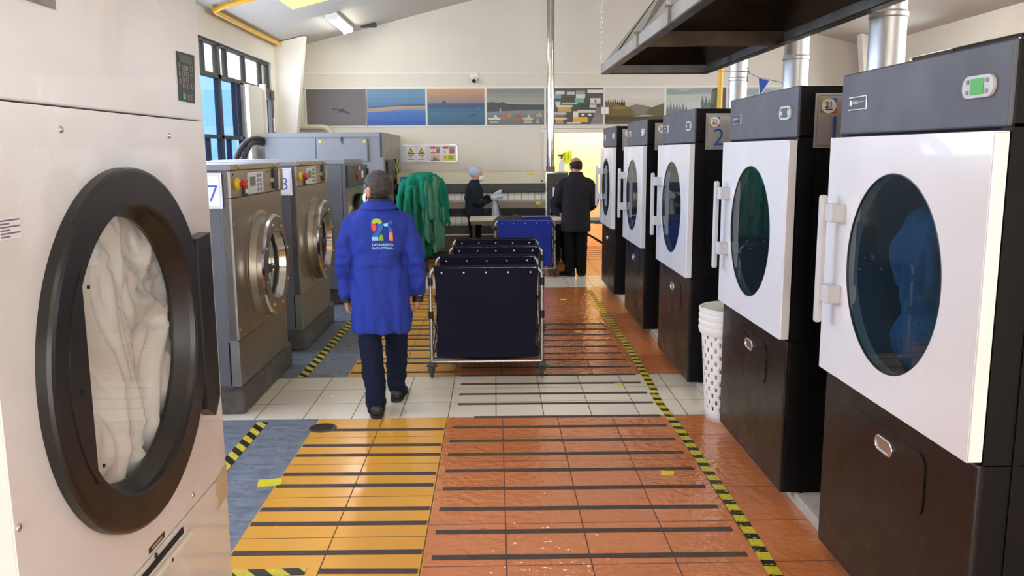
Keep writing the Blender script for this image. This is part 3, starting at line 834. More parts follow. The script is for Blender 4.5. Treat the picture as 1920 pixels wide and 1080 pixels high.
# screws
for yy, zz, xx in ((1.924-WY, 1.807, 0), (2.551-WY, 1.805, 0), (2.544-WY, 0.683, 0), (1.614-WY, 1.008, 0)):
    b = MB(); b.ell((xx+0.002, yy, zz), (0.005, 0.009, 0.009), 12, 8); obj('screw', b, M['chrome'], wm)
for zz in (1.9, 1.78, 1.47):
    b = MB(); b.ell((-0.012, WW+0.002, zz), (0.007, 0.005, 0.007), 10, 6); obj('screw', b, M['chrome'], wm)
# keypad
b = MB(); b.prism([(2.655-WY, 1.914), (2.787-WY, 1.912), (2.81-WY, 2.065), (2.66-WY, 2.062)], 'x', 0.0005, 0.004)
kp = obj('control_panel', b, M['charcoal'], wm)
b = MB(); oy, oz = 2.66-WY, 1.914
def kr(u0, v0, u1, v1, i, fill=False):
    x = 0.0048
    b.m(i)
    P = [(x, oy+u0, oz+v0), (x, oy+u1, oz+v0), (x, oy+u1, oz+v1), (x, oy+u0, oz+v1)]
    if fill: b.poly(P)
    else:
        b.tube([(x, oy+u0, oz+v0), (x, oy+u1, oz+v0), (x, oy+u1, oz+v1), (x, oy+u0, oz+v1)], 0.0009, 4, closed=True)
kr(0.012, 0.118, 0.12, 0.14, 1, True)
for r in range(4):
    for c in range(3): kr(0.03+c*0.019, 0.042+r*0.018, 0.043+c*0.019, 0.055+r*0.018, 0)
for r in range(3):
    kr(0.103, 0.044+r*0.026, 0.12, 0.06+r*0.026, 0); kr(0.004, 0.05+r*0.024, 0.012, 0.066+r*0.024, 0)
kr(0.024, 0.006, 0.048, 0.024, 2, True); kr(0.07, 0.006, 0.084, 0.022, 0); kr(0.094, 0.006, 0.108, 0.022, 0)
obj('keypad', b, [ink('#9c9c94'), M['lcd_dim'], ink('#3fa070')], kp, fix=False)
b = MB(); b.m(0).box((0.0005, 1.655-WY, 1.585), (0.0012, 1.73-WY, 1.628))
b.m(1)
for k in range(6): b.box((0.0012, 1.658-WY, 1.589+k*0.0065), (0.0016, (1.727 if k % 2 else 1.69)-WY, 1.592+k*0.0065))
obj('sticker', b, [M['paper'], ink('#6c6a70')], wm)
b = MB(); b.m(0).box((0.0005, 1.79-WY, 2.068), (0.003, 1.95-WY, 2.14)); b.m(1).box((0.003, 1.82-WY, 2.09), (0.0035, 1.93-WY, 2.1)); obj('name_plate', b, [M['steel_bright'], ink('#77777a')], wm)
for z in ((-1.2, 0.1), (-0.1, 0.1), (-1.2, WW-0.1), (-0.1, WW-0.1)):
    b = MB(); b.cyl((z[0], z[1], 0), (z[0], z[1], 0.035), 0.035, 14); obj('foot', b, M['black'], wm)

# crumpled white linen against the glass
b = MB()
n, k = 96, 96
vs, idx = [], {}
R = 0.425
for i in range(n+1):
    for j in range(k+1):
        u, v = -R+2*R*i/n, -R+2*R*j/k
        d = math.hypot(u, v)
        s = min(1.0, R/d) if d > R else 1.0
        u, v = u*s, v*s
        d = math.hypot(u, v)/R
        p = Vector((u*4.2+v*1.2, v*2.6-u*0.8, 1.7))
        w = noise.noise_vector(p*0.8)*1.3
        f1 = 1-abs(noise.noise(p+w)); f2 = 1-abs(noise.noise((p+w)*2.3+Vector((5, 1, 2))))
        h = 0.06*f1**3 + 0.028*f2**2 + 0.004*noise.noise(p*6)
        vs.append((min(-0.036, -0.105 + h), RCY+u, RCZ+v))
fs = [(i*(k+1)+j, (i+1)*(k+1)+j, (i+1)*(k+1)+j+1, i*(k+1)+j+1) for i in range(n) for j in range(k)]
b.raw(vs, fs, True)
b.lathe([(R, -0.27), (R*0.8, -0.4), (0.0001, -0.44)], (0, RCY, RCZ), 'x', 48, sharp=False)
b.lathe([(R, -0.27), (R, -0.19)], (0, RCY, RCZ), 'x', 48)
o = obj('laundry', b, M['linen'], None, fix=False); o.location = (WX, WY, 0)
tag(o, 'crumpled white linen pressed against the glass of the white drum machine', 'laundry')

# ------------------------------------------------------------------ steel washers on concrete plinths
FX = -1.70
def make_washer(label, handle=True):
    L, H, Z0 = 1.27, 1.685, 0.222
    t = thing('washer', label, 'washing machine', (0, 0, 0), 0, 'front-loading steel washers')
    b = MB(); b.box((-1.3, 0.0, Z0), (-0.07, L, 1.645), 0.005); b.box((-0.072, 0.0, Z0+0.3), (-0.012, 0.012, 1.645)); b.box((-0.2, 0.02, Z0-0.02), (-0.06, L-0.02, Z0+0.01))
    obj('cabinet', b, M['grey_side'], t)
    b = MB(); b.box((-1.32, -0.008, 1.645), (0.004, L+0.005, H), 0.006)
    tp = obj('top_cover', b, M['grey_blue'], t)
    b = MB(); b.box((0.0, -0.006, 1.648), (0.008, L+0.003, H-0.003), 0.003)
    for y in (0.18, 1.08): b.cyl((0.008, y, 1.666), (0.016, y, 1.666), 0.013, 12)
    obj('top_trim', b, M['steel'], tp)
    b = MB(); b.box((-0.06, 0.0, 1.47), (0.004, L, 1.643), 0.003); cp = obj('control_panel', b, M['steel'], t)
    for y in (0.06, 0.4, 0.88):
        s = MB(); s.ell((0.005, y, 1.62), (0.004, 0.007, 0.007), 8, 6); obj('screw', s, M['charcoal'], cp)
    b = MB(); b.plate_hole(0.0, 0.535, L, 1.466, 0.655, 0.955, 0.3, 0.003, -0.06); obj('front_panel', b, M['steel'], t)
    b = MB(); b.box((-0.06, -0.004, Z0), (0.001, L, 0.53), 0.003); obj('lower_panel', b, mat_lower, t)
    # emergency stop
    b = MB(); b.m(0).lathe([(0.0001, 0.028), (0.03, 0.028), (0.042, 0.004)], (0, 0.135, 1.555), 'x', 24); b.m(1).lathe([(0.016, 0.026), (0.016, 0.05)], (0, 0.135, 1.555), 'x', 20); b.lathe([(0.028, 0.05), (0.032, 0.056), (0.029, 0.066), (0.0001, 0.068)], (0, 0.135, 1.555), 'x', 24)
    obj('emergency_stop', b, [M['yellow'], M['red']], cp, fix=False)
    b = MB(); b.m(0).box((0.003, 0.25, 1.475), (0.02, 0.33, 1.575), 0.004); b.m(1).box((0.02, 0.265, 1.49), (0.024, 0.312, 1.565)); b.m(2).box((0.024, 0.275, 1.515), (0.027, 0.302, 1.54)); obj('main_switch', b, [M['charcoal'], M['white_plastic'], ink('#4f9a7a')], cp)
    b = MB(); b.m(0).box((0.003, 0.37, 1.478), (0.009, 0.76, 1.625), 0.003); b.m(1).box((0.009, 0.42, 1.53), (0.011, 0.55, 1.595))
    b.m(2)
    for r in range(4):
        for c in range(2): b.box((0.009, 0.6+c*0.065, 1.49+r*0.033), (0.012, 0.635+c*0.065, 1.513+r*0.033), 0.002)
    obj('keypad', b, [M['grey_plastic'], ink('#6b7058'), ink('#74777c')], cp)
    b = MB(); b.m(0).box((0.003, 1.02, 1.49), (0.028, 1.12, 1.64), 0.006); b.m(1).box((0.003, 1.125, 1.47), (0.034, 1.235, 1.64), 0.008); b.box((0.003, 0.985, 1.54), (0.02, 1.03, 1.57)); obj('door_lock', b, [M['charcoal'], M['steel']], cp)
    # door
    cy, cz = 0.655, 0.955
    b = MB(); b.lathe([(0.40, 0.003), (0.40, 0.006), (0.375, 0.01), (0.37, 0.03), (0.362, 0.06)], (0, cy, cz), 'x', 64); dr = obj('door', b, M['steel'], t, fix=False)
    b = MB(); b.lathe([(0.352, 0.045), (0.368, 0.06), (0.37, 0.095), (0.36, 0.108), (0.35, 0.112)], (0, cy, cz), 'x', 64); b.lathe([(0.262, 0.112), (0.25, 0.108), (0.235, 0.06), (0.225, -0.01)], (0, cy, cz), 'x', 64); obj('door_rim', b, M['steel_bright'], dr, fix=False)
    b = MB(); b.lathe([(0.352, 0.111), (0.26, 0.111)], (0, cy, cz), 'x', 64, False); obj('door_face', b, M['steel'], dr, fix=False)
    b = MB()
    for k in range(8):
        a = 2*PI*k/8+0.3; b.ell((0.112, cy+0.306*math.cos(a), cz+0.306*math.sin(a)), (0.006, 0.01, 0.01), 10, 6)
    obj('rim_bolts', b, M['chrome'], dr)
    b = MB(); b.lathe([(0.236, 0.05), (0.222, 0.052), (0.215, 0.03)], (0, cy, cz), 'x', 48); obj('gasket', b, M['black'], dr, fix=False)
    b = MB(); b.lathe([(0.0001, 0.03), (0.12, 0.022), (0.226, -0.005)], (0, cy, cz), 'x', 48, sharp=False); obj('door_glass', b, M['glass_clear'], dr, fix=False)
    b = MB(); b.lathe([(0.232, -0.05), (0.235, -0.055), (0.0001, -0.058)], (-0.0, cy, cz), 'x', 48); b.lathe([(0.236, -0.055), (0.236, 0.04)], (0, cy, cz), 'x', 48); obj('drum', b, M['steel_bright'], t, fix=False)
    b = MB(); b.box((0.06, cy-0.25, cz-0.03), (0.12, cy-0.19, cz+0.03), 0.01); b.cyl((0.1, cy-0.2, cz), (0.115, cy-0.11, cz+0.0), 0.014, 12); obj('handle', b, M['charcoal'], dr)
    for z in (0.6, 1.3):
        for y in (0.03, L-0.03):
            s = MB(); s.ell((0.004, y, z), (0.004, 0.008, 0.008), 8, 6); obj('screw', s, M['chrome'], t)
    return t
mat_lower = mat('grey_steel_kick', '#85857f', 0.4, 0.8, var=0.06, scale=5, stretch=(1, 5, 1))
w7 = make_washer('steel washer numbered 7, nearer the camera, with linen in its round door')
w7.location = (FX, 5.445, 0)
b = MB(); b.ell((-0.02, 0.655, 0.92), (0.028, 0.2, 0.17), 32, 20)
for v in b.bm.verts:
    q_ = Vector((v.co.y*9, v.co.z*9, 3.0)); v.co.x += 0.022*(1-2*abs(noise.noise(q_+noise.noise_vector(q_))))
o = obj('laundry', b, M['linen']); o.location = (FX, 5.445, 0); tag(o, 'white linen behind the round glass of washer 7', 'laundry')
w8 = dup(w7, (FX, 7.26, 0), 0, 'steel washer numbered 8, between washer 7 and the tall grey machine')
for y, lab in ((5.535, 'worn concrete plinth under washer 7'), (7.42, 'worn concrete plinth under washer 8'), (9.75, 'worn concrete plinth under the grey washer past number 8')):
    b = MB(); b.box((-3.0, 0, 0), (-1.715, 1.36, 0.2015), 0.02, 3)
    for v in b.bm.verts: v.co += noise.noise_vector(v.co*4)*0.006*(1 if v.co.z > 0.02 and v.co.z < 0.19 else 0)
    o = obj('washer_plinth', b, M['concrete']); o.location = (0, y, 0); tag(o, lab, 'plinth', 'concrete washer plinths')

def card_sign(x0, x1, z0, z1, y, num, tx, label):
    t = thing('number_card', label, 'sign', (x0, y, z0), 0, 'number cards on washers')
    b = MB(); b.box((0, -0.003, 0), (x1-x0, 0, z1-z0)); obj('sign_card', b, M['paper'], t)
    b = MB(); w, h = x1-x0, z1-z0
    b.m(0).tube([(0.018, -0.0035, 0.012), (w-0.014, -0.0035, 0.012), (w-0.014, -0.0035, h-0.012), (0.018, -0.0035, h-0.012)], 0.0011, 4, closed=True)
    b.m(1); letter(b, num, 0.155, (tx, -0.0042, 0.045), (1, 0, 0), (0, 0, 1), bold=-0.002)
    obj('sign_lettering', b, [ink('#8a8fa6'), ink('#2c58b0')], t, fix=False)
card_sign(-2.02, -1.748, 1.405, 1.632, 5.445-0.009, '7', 0.222-0.01, 'white card reading 7 on the side of the nearer steel washer')
card_sign(-1.985, -1.735, 1.40, 1.632, 7.26-0.009, '8', 0.18, 'white card reading 8 on the side of the second steel washer')

# third, taller-cased grey washer
g9 = thing('washer', 'plain grey washer with a raised control box, past washer 8', 'washing machine', (FX, 9.62, 0))
b = MB(); b.box((-1.5, 0, 0.2025), (-0.03, 1.3, 1.63), 0.005); b.box((-0.04, 0.0, 0.2025), (0.0, 0.05, 1.63)); obj('cabinet', b, M['grey_side'], g9)
b = MB(); b.box((-1.5, -0.01, 1.63), (0.0, 1.31, 1.685), 0.006); obj('top_cover', b, M['grey_blue'], g9)
b = MB(); b.box((-0.04, 0.03, 0.2025), (0.002, 1.3, 1.63), 0.004); obj('front_panel', b, M['steel'], g9)
b = MB(); b.m(0).box((0.0, -0.02, 1.365), (0.02, 1.22, 1.62), 0.004); b.m(1).box((0.018, 0.0, 1.37), (0.075, 1.2, 1.615), 0.006); cb = obj('control_box', b, [M['charcoal'], M['iron_dark']], g9)
b = MB(); b.m(0).cyl((0.075, 0.36, 1.49), (0.1, 0.36, 1.49), 0.035, 16); b.m(1).cyl((0.1, 0.36, 1.49), (0.105, 0.36, 1.49), 0.012, 10); b.m(2).box((0.075, 0.7, 1.46), (0.08, 0.83, 1.54)); b.box((0.075, 0.55, 1.55), (0.08, 0.6, 1.6)); b.m(1).box((0.075, 1.09, 1.46), (0.1, 1.15, 1.56), 0.004); obj('buttons', b, [M['red'], M['charcoal'], M['white_plastic']], cb)
b = MB(); b.lathe([(0.38, 0.003), (0.375, 0.09), (0.27, 0.1), (0.24, 0.02)], (0, 0.65, 0.9), 'x', 48); obj('door', b, M['steel_bright'], g9, fix=False)
b = MB(); b.lathe([(0.0001, 0.03), (0.245, 0.02)], (0, 0.65, 0.9), 'x', 40, False); obj('door_glass', b, M['glass_dark'], g9, fix=False)

# tall grey machine
g10 = thing('barrier_washer', 'tall blue-grey machine with a square access panel and a yellow-black striped edge', 'washing machine', (-1.65, 12.6, 0))
b = MB(); b.box((-1.74, 0, 0), (-0.02, 2.3, 2.03), 0.005); obj('cabinet', b, M['grey_blue'], g10)
b = MB(); b.box((-1.745, -0.012, 1.985), (-0.02, 2.31, 2.055), 0.005); b.box((-1.72, -0.004, 0.0), (-1.695, 0, 1.985)); obj('top_cover', b, M['grey_blue'], g10)
b = MB(); b.box((-0.995, -0.003, 0.02), (-0.985, 0.001, 2.05)); b.box((-0.045, -0.014, 1.69), (-0.015, 0.001, 2.05)); obj('panel_seam', b, M['charcoal'], g10)
b = MB(); b.box((-0.965, -0.03, 1.635), (-0.225, 0.0, 1.965), 0.006); ap = obj('access_panel', b, M['grey_blue'], g10)
b = MB(); b.box((-0.235, -0.032, 1.63), (-0.222, 0.0, 1.965)); obj('panel_edge', b, M['grey_side'], ap)
b = MB(); b.m(0).box((-0.62, -0.042, 1.93), (-0.585, -0.028, 1.99), 0.004); b.box((-0.605, -0.045, 1.895), (-0.59, -0.03, 1.94)); b.m(1)
b.raw([(-0.3, -0.031, 1.905), (-0.24, -0.031, 1.905), (-0.27, -0.031, 1.955)], [(0, 1, 2)])
b.cyl((-0.92, -0.033, 1.925), (-0.92, -0.03, 1.925), 0.022, 16)
obj('latch', b, [M['charcoal'], M['yellow']], ap)
b = MB(); b.box((-0.02, 0.0, 1.655), (0.0, 2.28, 2.045), 0.004); b.box((0.0, 1.0, 1.76), (0.006, 1.04, 1.86)); obj('upper_panel', b, M['beige_panel'], g10)
b = MB(); b.box((-0.02, 0.0, 0.1), (0.0, 0.22, 1.655), 0.003); b.box((-0.02, 1.95, 0.1), (0.0, 2.28, 1.655), 0.003); b.box((-0.02, 0.3, 0.1), (-0.002, 1.2, 1.4), 0.003); obj('front_panel', b, M['beige_panel'], g10)
q = NT('hazard_stripes_upright'); sp = q.n('ShaderNodeSeparateXYZ'); q.l(q.pos(), sp.inputs[0])
f = q.math('FRACT', q.math('DIVIDE', q.math('ADD', sp.outputs[2], q.math('MULTIPLY', sp.outputs[1], 0.45)), 0.17))
q.l(q.mix(q.math('LESS_THAN', f, 0.5), lin('#14130f'), lin('#b8a92a')), q.b.inputs['Base Color']); q.set(Roughness=0.5)
b = MB(); b.box((-0.02, 1.45, 0.1), (0.012, 1.9, 1.655), 0.004); o = obj('warning_edge', b, q.m, g10); o['label'] = 'yellow and black striped guard edge'
b = MB(); b.m(0).box((0.0, 0.1, 1.2), (0.01, 0.16, 1.5)); b.m(1).box((0.0, 0.3, 1.42), (0.03, 1.2, 1.64), 0.01); b.m(2).box((0.01, 0.11, 1.24), (0.014, 0.15, 1.33)); obj('switch_strip', b, [M['beige_panel'], M['charcoal'], M['white_plastic']], g10)

for k, (dx, dz, lab) in enumerate(((0, 0.0, 'black corrugated hose arching from the window sill to the tall grey machine, upper'), (0.12, -0.05, 'black corrugated hose arching into the tall grey machine, lower'))):
    pts = [(-3.5+dx*0.4, 11.3, 1.2), (-3.5+dx*0.5, 11.55, 1.68+dz*2), (-3.47+dx*0.4, 11.9, 1.9+dz), (-3.44, 12.25, 1.965+dz), (-3.41, 12.595, 1.955+dz)]
    # smooth the arc
    P = []
    for i in range(len(pts)-1):
        for s in range(8):
            t = s/8; a = Vector(pts[max(i-1, 0)]); b0 = Vector(pts[i]); c = Vector(pts[i+1]); d = Vector(pts[min(i+2, len(pts)-1)])
            P.append(0.5*((2*b0)+(c-a)*t+(2*a-5*b0+4*c-d)*t*t+(3*b0-a-3*c+d)*t**3))
    P.append(Vector(pts[-1]))
    h = MB(); h.tube(P, [0.036+0.004*(i % 2) for i in range(len(P))], 12)
    tag(obj('hose', h, M['black']), lab, 'hose', 'black hoses by the window')

# yellow gas pipe under the eaves, beige pipe by the pictures
y = MB(); y.tube([(-2.4, 10.75, zc(-2.4)-0.05), (-3.25, 10.75, zc(-3.25)-0.05), (-3.43, 10.78, zc(-3.45)-0.06), (-3.46, 10.95, 3.5), (-3.47, 14.09, 3.5)], 0.033, 10)
tag(obj('gas_pipe', y, M['yellowpipe']), 'yellow pipe running along the top of the left wall', 'pipe')
y = MB(); y.tube([(-3.4, 14.88, 2.2), (-3.0, 14.88, 2.2), (-2.93, 14.88, 2.19), (-2.87, 14.88, 2.14), (-2.86, 14.88, 2.05)], 0.052, 14); y.box((-3.0, 14.86, 1.98), (-2.62, 14.998, 2.09), 0.01)
tag(obj('wall_pipe', y, mat('cream_pipe_paint', '#c9c2ae', 0.5)), 'cream pipe bending down into a wall box below the seagull picture', 'pipe')
# ------------------------------------------------------------------ photographs on the back wall
def picture(x0, x1, layers, label):
    z0, z1 = 2.228, 2.852
    t = thing('wall_picture', label, 'picture', (x0, YB, z0), 0, 'landscape photographs along the back wall')
    w, h = x1-x0, z1-z0
    b = MB(); b.box((-0.022, -0.018, -0.022), (w+0.022, -0.004, h+0.022), 0.003); obj('frame', b, M['white_trim'], t)
    cols, b = [], MB()
    for k, (hx, pts) in enumerate(layers):
        if hx not in cols: cols.append(hx)
        b.m(cols.index(hx))
        y = -0.0185 - 0.0004*k
        b.poly([(min(1, max(0, u))*w, y, min(1, max(0, v))*h) for u, v in pts])
    obj('print', b, [ink(c, 0.45) for c in cols], t, fix=False)
R_ = lambda a, b, c, d: [(a, b), (c, b), (c, d), (a, d)]
def bands(cols, v1=1.0, v0=0.0):
    n = len(cols); return [(c, R_(0, v1-(v1-v0)*(i+1)/n, 1, v1-(v1-v0)*i/n)) for i, c in enumerate(cols)]
def ridge(col, base, pts): return (col, [(0, base)] + pts + [(1, base)])
rr = random.Random(3)
def trees(u0, u1, v0, h, n, col):
    p = [(u0, v0-h)]
    for i in range(n):
        a = u0+(u1-u0)*i/n; d = (u1-u0)/n; hh = h*(0.5+0.5*rr.random())
        p += [(a+d*0.1, v0+hh*0.25), (a+d*0.5, v0+hh), (a+d*0.9, v0+hh*0.3)]
    return (col, p + [(u1, v0-h)])
S = -1.02
pic = [
 (-3.27, -2.24, bands(['#615e5e', '#646060', '#676264', '#6a6467', '#6b6669', '#696668']) +
   [('#3b3639', [(0.41, 0.46), (0.45, 0.475), (0.54, 0.455), (0.60, 0.46), (0.62, 0.475), (0.645, 0.48), (0.63, 0.45), (0.62, 0.43), (0.67, 0.40), (0.75, 0.31), (0.71, 0.305), (0.63, 0.36), (0.58, 0.385), (0.55, 0.36), (0.51, 0.345), (0.55, 0.41), (0.51, 0.435), (0.44, 0.44)])],
   'grey photograph of a lone seagull in flight, leftmost of the row'),
 (-2.215, -1.205, bands(['#5d86a6', '#5d83a4', '#587c9f', '#51749a'], 1, 0.5) + bands(['#4b78b6', '#3c69ae', '#3361aa', '#2c559c'], 0.5, 0) +
   [('#3f567c', [(0, 0.48), (0.5, 0.53), (1, 0.55), (1, 0.58), (0.7, 0.57), (0.65, 0.59), (0.6, 0.565), (0, 0.51)]), ('#9b8a78', [(0, 0.36), (0.3, 0.385), (0.6, 0.43), (1, 0.43), (1, 0.54), (0.5, 0.53), (0, 0.47)]), ('#a8937c', [(0.1, 0.42), (0.5, 0.47), (1, 0.48), (1, 0.52), (0.5, 0.51), (0.1, 0.45)]),
    ('#8fa8d0', R_(0.18, 0.2, 0.2, 0.21)), ('#8fa8d0', R_(0.45, 0.17, 0.46, 0.2))],
   'blue photograph of a pale sandbar between sky and water'),
 (-1.172, -0.172, bands(['#bd9468', '#b38f6e', '#a78974', '#998178', '#8f7d78'], 1, 0.6) + bands(['#38587c', '#3f6482', '#416a84', '#3f6680', '#3c6078'], 0.6, 0) +
   [('#4a4c58', [(0.25, 0.595), (0.26, 0.64), (0.285, 0.675), (0.305, 0.67), (0.33, 0.62), (0.335, 0.595)]), ('#2f4658', [(0.72, 0.26), (0.75, 0.285), (0.78, 0.28), (0.8, 0.3), (0.83, 0.27), (0.85, 0.265), (0.83, 0.25), (0.74, 0.245)]), ('#a8b0b4', R_(0.88, 0.44, 0.9, 0.455)), ('#4d7690', R_(0.05, 0.33, 0.4, 0.34)), ('#4d7690', R_(0.3, 0.18, 0.7, 0.188)), ('#35556e', R_(0.1, 0.1, 0.6, 0.11))],
   'photograph of an orange dusk over the open sea with a small rock'),
 (-0.135, 0.868, bands(['#83857f', '#8d8e86', '#97978d', '#a09f93'], 1, 0.5) + bands(['#7c8486', '#74797a', '#6b6f70'], 0.42, 0) +
   [('#48494d', [(0, 0.36), (0, 0.62), (0.1, 0.63), (0.2, 0.6), (0.28, 0.63), (0.35, 0.58), (0.5, 0.57), (0.7, 0.555), (1, 0.55), (1, 0.4), (0.5, 0.39)])] +
   [(c, [(u, v), (u+w, v), (u+w*1.08, v+0.05), (u+w*0.75, v+0.06), (u+w*0.7, v+0.13), (u+w*0.5, v+0.13), (u+w*0.45, v+0.06), (u-0.02*w, v+0.055)]) for c, u, v, w in (('#cfd0bd', 0.03, 0.14, 0.2), ('#b06a40', 0.24, 0.17, 0.12), ('#a8552e', 0.49, 0.17, 0.1), ('#c8b48c', 0.63, 0.14, 0.17), ('#b58a58', 0.36, 0.22, 0.07), ('#c0a070', 0.86, 0.22, 0.1), ('#b8a890', 0.86, 0.05, 0.05))] +
   [('#a0a6a0', R_(0.05, 0.05, 0.2, 0.1)), ('#9a7060', R_(0.5, 0.08, 0.56, 0.15)), ('#b5a890', R_(0.64, 0.04, 0.78, 0.12)), ('#c8c8c0', R_(0.225, 0.36, 0.245, 0.44)), ('#b0b0a8', R_(0.52, 0.3, 0.53, 0.42))],
   'photograph of small fishing boats moored under a dark ridge'),
 (0.905, 1.905, [('#55524c', R_(0, 0, 1, 1)), ('#46503c', R_(0.3, 0.4, 0.8, 0.75)), ('#3f4636', R_(0.6, 0.35, 0.85, 0.55)), ('#85817e', [(0.78, 0), (1, 0), (1, 0.5), (0.88, 0.45)]), ('#5f6e48', R_(0, 0.3, 0.12, 0.6))] +
   [(c, R_(a, b, d, e)) for c, a, b, d, e in (('#6d9db0', 0.12, 0.72, 0.26, 0.84), ('#cfcdc6', 0.16, 0.83, 0.32, 0.92), ('#c8c6c0', 0.36, 0.82, 0.5, 0.9), ('#9a9890', 0.52, 0.8, 0.68, 0.93), ('#dad8d2', 0.72, 0.86, 0.99, 0.95), ('#cfd2c4', 0.52, 0.72, 0.68, 0.83), ('#72a896', 0.5, 0.6, 0.66, 0.72), ('#d6d0c8', 0.77, 0.57, 0.95, 0.72), ('#8a4038', 0.85, 0.6, 0.88, 0.68), ('#c8c4ba', 0.16, 0.53, 0.25, 0.63), ('#bfb49c', 0.28, 0.55, 0.55, 0.6), ('#c3a05e', 0.2, 0.35, 0.44, 0.5), ('#d8d2c2', 0.18, 0.48, 0.46, 0.53), ('#c9c5bc', 0.76, 0.46, 0.88, 0.54), ('#5f4a48', 0.56, 0.2, 0.84, 0.33), ('#cdcac0', 0.55, 0.32, 0.86, 0.4), ('#e0ded6', 0.47, 0.2, 0.56, 0.36), ('#7c6a62', 0.12, 0.18, 0.32, 0.28), ('#bdb8ae', 0.1, 0.27, 0.35, 0.34), ('#d8ac34', 0.47, 0.06, 0.73, 0.17), ('#e0b84c', 0.48, 0.16, 0.72, 0.2), ('#bb9050', 0.16, 0.02, 0.3, 0.15), ('#d2c8b4', 0.15, 0.14, 0.36, 0.19), ('#e0ddd4', 0.36, 0.02, 0.6, 0.06), ('#e8e4d8', 0.62, 0.24, 0.67, 0.29), ('#e8e4d8', 0.74, 0.24, 0.79, 0.29))],
   'photograph of crowded colourful hillside houses, half behind the steel flue'),
 (1.94, 2.975, bands(['#c9c5bb', '#cfcabf', '#d2cdc2', '#cdc8bc', '#c4bfb2'], 1, 0.5) + [('#55492f', R_(0, 0, 1, 0.27)), ('#7d7568', [(0.35, 0.25), (0.4, 0.5), (0.52, 0.54), (0.65, 0.52), (0.8, 0.47), (0.8, 0.25)]), ('#5e5838', [(0.7, 0.22), (0.72, 0.4), (0.85, 0.5), (0.97, 0.55), (1, 0.6), (1, 0.22)]),
   trees(0.0, 0.34, 0.55, 0.2, 9, '#3d3a2b'), ('#6e5f2c', [(0, 0.24), (0, 0.62), (0.12, 0.6), (0.25, 0.53), (0.38, 0.48), (0.46, 0.4), (0.52, 0.24)]), ('#8a7430', [(0.1, 0.45), (0.2, 0.53), (0.32, 0.5), (0.38, 0.42), (0.2, 0.4)]), ('#4c4228', R_(0, 0.12, 1, 0.2)), ('#dcd3be', [(0.48, 0.21), (0.62, 0.245), (0.82, 0.24), (0.78, 0.215)]), ('#6b5c3a', R_(0.05, 0.05, 0.5, 0.08))],
   'photograph of a brown river with a white sandbar and wooded hills'),
 (3.01, 4.06, bands(['#a9b3ae', '#b5bdb5', '#bcc3b9', '#b2bab1', '#a6aea8'], 1, 0) + [('#8f9c9c', [(0, 0.8), (0, 0.97), (0.15, 0.95), (0.3, 0.9), (0.45, 0.97), (0.75, 1), (0.75, 0.85), (0.4, 0.82)]), trees(0.0, 0.36, 0.35, 0.3, 7, '#6c7a7b'), trees(0.3, 0.6, 0.25, 0.2, 6, '#9aa59d'), trees(0.58, 0.8, 0.5, 0.35, 4, '#5f6b68'), ('#474f3e', [(0.72, 0), (0.76, 0.95), (0.85, 1), (1, 1), (1, 0)]), ('#5d6844', [(0.74, 0.6), (0.77, 0.9), (0.82, 0.85), (0.8, 0.55)])],
   'photograph of a misty forest valley above the far dryers'),
 (4.095, 5.13, bands(['#b3b9b2', '#bcc1b8', '#aeb6b0'], 1, 0) + [('#93a0a0', [(0, 0.8), (0, 0.9), (0.5, 0.97), (1, 0.9), (1, 0.75)]), trees(0.0, 1.0, 0.4, 0.35, 12, '#6f7d78')],
   'photograph of pale fir trees in fog, rightmost of the row behind the bunting')]
for a, b, c, d in pic: picture(a, b, c, d)

# security camera, junction boxes
t = thing('security_camera', 'small white security camera on the back wall above the pictures', 'camera', (-0.35, YB, 3.02))
b = MB(); b.box((-0.075, -0.02, -0.005), (0.075, -0.001, 0.115), 0.006); obj('bracket', b, M['white_trim'], t)
b = MB(); b.cyl((0, -0.02, -0.02), (0, -0.09, -0.045), 0.05, 20); b.box((-0.02, -0.06, -0.01), (0.02, -0.01, 0.03)); obj('camera_body', b, M['white_plastic'], t)
b = MB(); b.cyl((0, -0.085, -0.043), (0, -0.097, -0.047), 0.036, 20); obj('lens', b, M['charcoal'], t)
b = MB(); b.box((1.865, YB-0.07, 2.40), (1.925, YB-0.001, 2.52), 0.008); b.box((1.935, YB-0.07, 2.40), (1.995, YB-0.001, 2.52), 0.008); tag(obj('junction_box', b, M['white_plastic']), 'white twin junction box between two pictures near the far dryers', 'junction box')

# notice board
t = thing('notice_board', 'white notice board with two yellow warning triangles and red posters', 'notice board', (-1.76, YB, 1.587))
W_, H_ = 1.10, 0.305
b = MB(); b.box((0, -0.02, 0), (W_, -0.001, H_), 0.003); obj('panel', b, ink('#d9dbe6'), t)
b = MB()
for a, c in (((0, -0.028, 0), (W_, -0.018, 0.014)), ((0, -0.028, H_-0.014), (W_, -0.018, H_)), ((0, -0.028, 0), (0.014, -0.018, H_)), ((W_-0.016, -0.028, 0), (W_, -0.018, H_))): b.box(a, c, 0.002)
obj('frame', b, M['chrome'], t)
def poster(x, z, w, h, layers):
    cols, b = [], MB()
    for k, (hx, pts) in enumerate(layers):
        if hx not in cols: cols.append(hx)
        b.m(cols.index(hx)); b.poly([(x+u*w, -0.0215-0.0004*k, z+v*h) for u, v in pts])
    obj('poster', b, [ink(c) for c in cols], t, fix=False)
